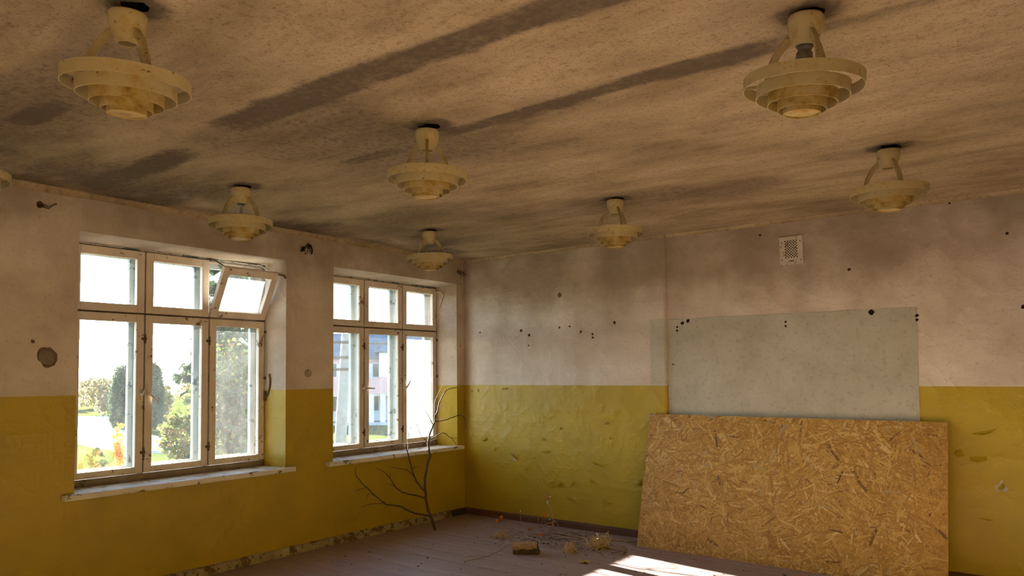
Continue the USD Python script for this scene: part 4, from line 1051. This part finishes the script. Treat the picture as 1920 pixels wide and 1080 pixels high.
# hazy autumn trees across the field
rg = np.random.default_rng(21)
ORD = ['leftmost', 'second from left', 'third from left', 'fourth from left', 'fifth from left', 'sixth from left', 'seventh from left', 'eighth from left', 'ninth from left', 'second from right', 'rightmost']
for k in range(11):
    D = rg.uniform(92, 135); az = math.radians(165 - k * 1.6 + rg.uniform(-.5, .5)) 
    x, y = EYE[0] + D * math.cos(az), EYE[1] + D * math.sin(az); h = (D / 100) * rg.uniform(4.3, 6.2)
    bl_ = [(rg.normal(0, h * .16), rg.normal(0, h * .16), h * rg.uniform(.15, .80), h * rg.uniform(.18, .28), h * rg.uniform(.18, .28), h * rg.uniform(.17, .25)) for _ in range(9)]
    tree('field_tree', f'hazy yellowing tree far across the field, {ORD[k]} of its row', 'tree', (x, y, GZ - .1), h * .7, bl_, 2600, .30, M_autumn, .10, 200 + k, 'autumn trees across the field')


# spruce close to the house
sp = thing('spruce', 'tall dark spruce outside the right light of the first window', 'tree', (-7.8, 1.87, GZ))
SH = 8.2; st = [tube([(0, 0, -.2), (.03, .02, SH * .5), (0, 0, SH)], [.16, .09, .015], 10)]; C, U, W = [], [], []
rg = np.random.default_rng(8)
for i in range(72):
    z = 1.2 + (SH - 1.5) * (min(i, 63) / 63) ** .92; a = i * 2.399 + rg.normal(0, .2); L = .22 + 1.55 * (1 - z / SH) ** .85 * rg.uniform(.75, 1.15)
    if i > 63: z, L, a = [(4.78, 1.30, 3.75), (4.95, 1.0, 3.95), (5.5, .85, 3.7), (6.1, .66, 3.85), (6.55, .60, 3.7), (6.95, .58, 3.9), (5.2, .85, 4.3), (5.8, .75, 3.5)][i - 64]
    pts = smoothline([(0, 0, z), (.5 * L * math.cos(a), .5 * L * math.sin(a), z - .10 * L), (L * math.cos(a), L * math.sin(a), z - .06 * L)], 5)
    st.append(tube(pts, np.linspace(.022, .006, len(pts)), 5))
    for q in range(int(26 + 60 * L)):
        s = rg.random() ** .8; p = pts[min(int(s * (len(pts) - 1)), len(pts) - 1)] + rg.normal(0, .035, 3) * [1, 1, 1.6] - [0, 0, .05]
        C.append(p); b = a + rg.choice([-1, 1]) * rg.uniform(.3, 1.1); ln_ = rg.uniform(.06, .15)
        U.append((math.cos(b) * ln_, math.sin(b) * ln_, -rg.uniform(.0, .10))); W.append(rg.normal(0, .02, 3))
obj('trunk', cat(st), M_trunk, sp, smooth=True)
obj('foliage', quads(C, U, W), M_spruce, sp, prim={'tone': np.repeat(rg.random(len(C)), 4)})
# creeper-covered shrub, bush and autumn shrub below the window
tree('creeper_shrub', 'tall shrub overgrown with reddening creeper outside the right light of the first window', 'shrub', (-5.25, .30, GZ), 4.0,
     [(0, .1, 1.2, .6, .50, 1.2), (.02, .10, 2.6, .65, .52, 1.0), (-.05, .08, 3.8, .62, .46, .9), (0, -.1, 4.6, .45, .32, .65)], 15000, .058, M_creeper, .07, 31)
tree('yellow_green_bush', 'yellow-green leafy bush outside the middle light of the first window', 'shrub', (-4.85, -.82, GZ), 3.4,
     [(0, -.25, 1.6, .6, .5, 1.4), (-.05, .02, 3.75, .36, .34, .40), (0, .28, 3.5, .34, .32, .5), (.05, -.28, 3.05, .30, .24, .3), (0, .3, 4.35, .24, .16, .35)], 8000, .062, M_bush, .05, 32)
tree('dark_green_shrub', 'dark green shrub low in the left light of the first window', 'shrub', (-2.62, -3.14, GZ), 3.4,
     [(0, -.15, 1.8, .4, .3, 1.5), (.0, .02, 3.55, .16, .15, .24), (0, .12, 3.7, .12, .10, .18), (0, -.12, 3.4, .14, .14, .25)], 3200, .075, M_creeper, .03, 33)
tree('orange_sapling', 'slender sapling with orange leaves low in the left light of the first window', 'shrub', (-2.50, -2.86, GZ), 3.9,
     [(0, 0, 3.5, .10, .09, .35), (0, .02, 3.95, .07, .05, .2), (0, .05, 3.0, .15, .15, .5)], 700, .07, M_orangeleaf, .018, 34)
tree('garden_bush', 'round dark bush behind the utility pole', 'shrub', (-38.5, 26.6, GZ), 2.0, [(0, 0, 1.3, 1.4, 1.4, 1.2), (.3, -.2, 2.2, .9, .9, .9)], 1600, .22, M_bush, .08, 36)

# utility pole
up = thing('utility_pole', 'weathered utility pole with crossarms outside the second window', 'pole', (-9.74, 6.02, GZ))
M_pole = plain('weathered_pole', (.34, .29, .25), .9, var=(.24, .20, .17), scale=5)
top = np.array([.20, .26, 5.75])
obj('post', tube([(0, 0, -.2), top * .5 + [.02, 0, 0], top], [.185, .155, .125], 16), M_pole, up, smooth=40)
for z, l in ((5.52, .55), (5.12, .38), (4.80, .34)):
    c = top * z / 5.75; dvec = np.array([.66, .75, 0])
    q = [c - dvec * l, c + dvec * l * .7]
    obj('crossarm', tube([q[0] + [.1, -.1, 0], q[1] + [.1, -.1, 0]], .035, 8), M_iron, up, smooth=40)
    for s in (.05, .95):
        e = q[0] + (q[1] - q[0]) * s + [.1, -.1, .03]
        obj('insulator', lathe([(.001, 0), (.03, .0), (.035, .03), (.02, .05), (.03, .07), (.001, .10)], 10).apply_translation(e), '/World/Looks/pale_petal', up, smooth=True)
for e in ((12, 22, 6.3), (14, 24, 5.6)):
    obj('cable', tube(smoothline([tuple(top - [0, 0, .25]), tuple((top + np.array(e)) * .5 - [0, 0, .45]), e], 8), .012, 5), M_iron, up, smooth=True)

# two-storey house across the yard
hs = thing('house', 'pale two-storey house with a pink balcony band seen through the second window', 'building', (-46.4, 40.1, GZ - .15), (0, 0, math.degrees(math.atan2(.73, .68))))
M_hw = plain('pale_render', (.62, .62, .62), .9, var=(.54, .53, .52), scale=1.5)
M_pink = plain('pink_render', (.52, .30, .27), .9, var=(.44, .25, .22), scale=1.2)
M_roof = plain('slate_roof', (.10, .10, .115), .9, var=(.15, .15, .165), scale=2, spec=.1)
M_shop = plain('dark_window', (.04, .05, .06), .15, spec=.6)
Hz = lambda v_: v_ - (GZ - .15)
obj('wall', cat([box(-9, 9, 2.2, 10, 0, Hz(3.3)), box(-9, 9, .0, 2.2, Hz(-.30), Hz(-.05))]), M_hw, hs)
obj('upper_block', box(1.02, 9, -.1, 6, Hz(1.45), Hz(3.75)), M_hw, hs)
obj('balcony_band', box(-9, 9, -.25, .02, Hz(-.12), Hz(1.42)), M_pink, hs)
obj('lintel_band', box(-9, 1.0, 2.1, 2.25, Hz(2.78), Hz(3.12)), M_pink, hs)
for x0 in (-8.2, -6.1, -4.0, -1.9, .05, 1.12, 3.3, 5.4, 7.5): obj('column', box(x0, x0 + .5, -.2, .35, 0, Hz(-.1)), M_hw, hs)
obj('plinth', box(-9, 9, -.4, 2.3, 0, .42), plain('grey_plinth', (.26, .26, .27), .9, var=(.34, .34, .34), scale=2), hs)
for x0, z0, w_, h_ in ((.42, Hz(1.5), .55, 1.25), (-1.8, Hz(1.5), 1.2, 1.3), (-4.2, Hz(1.5), 1.2, 1.3), (-6.8, Hz(1.5), 1.2, 1.3), (.45, Hz(-1.75), .5, 1.35), (-1.4, Hz(-1.75), 1.2, 1.4), (-4.2, Hz(-1.75), 1.2, 1.4), (2.0, Hz(-1.75), 1.0, 1.4), (4.2, Hz(-1.75), 1.0, 1.4)):
    wf = obj('window', cat([box(x0 - .07, x0, 2.08, 2.22, z0, z0 + h_), box(x0 + w_, x0 + w_ + .07, 2.08, 2.22, z0, z0 + h_), box(x0 - .07, x0 + w_ + .07, 2.08, 2.22, z0 + h_, z0 + h_ + .07), box(x0 - .07, x0 + w_ + .07, 2.06, 2.22, z0 - .07, z0)]), M_hw, hs)
    obj('pane', box(x0, x0 + w_, 2.17, 2.19, z0, z0 + h_), M_shop, wf)
def hip(x0, x1, y0, y1, z0, z1, o=.35):
    return tm(hull([(x0 - o, y0 - o, z0), (x1 + o, y0 - o, z0), (x1 + o, y1 + o, z0), (x0 - o, y1 + o, z0), (x0 + 2, (y0 + y1) / 2, z1), (x1 - 2, (y0 + y1) / 2, z1), (x0 - o, y0 - o, z0 + .12), (x1 + o, y0 - o, z0 + .12), (x1 + o, y1 + o, z0 + .12), (x0 - o, y1 + o, z0 + .12)]))
obj('roof', hip(-9, 9, 2.2, 10, Hz(3.2), Hz(5.9)), M_roof, hs)
obj('roof', hip(1.02, 9, -.1, 6, Hz(3.78), Hz(5.4)), M_roof, hs)
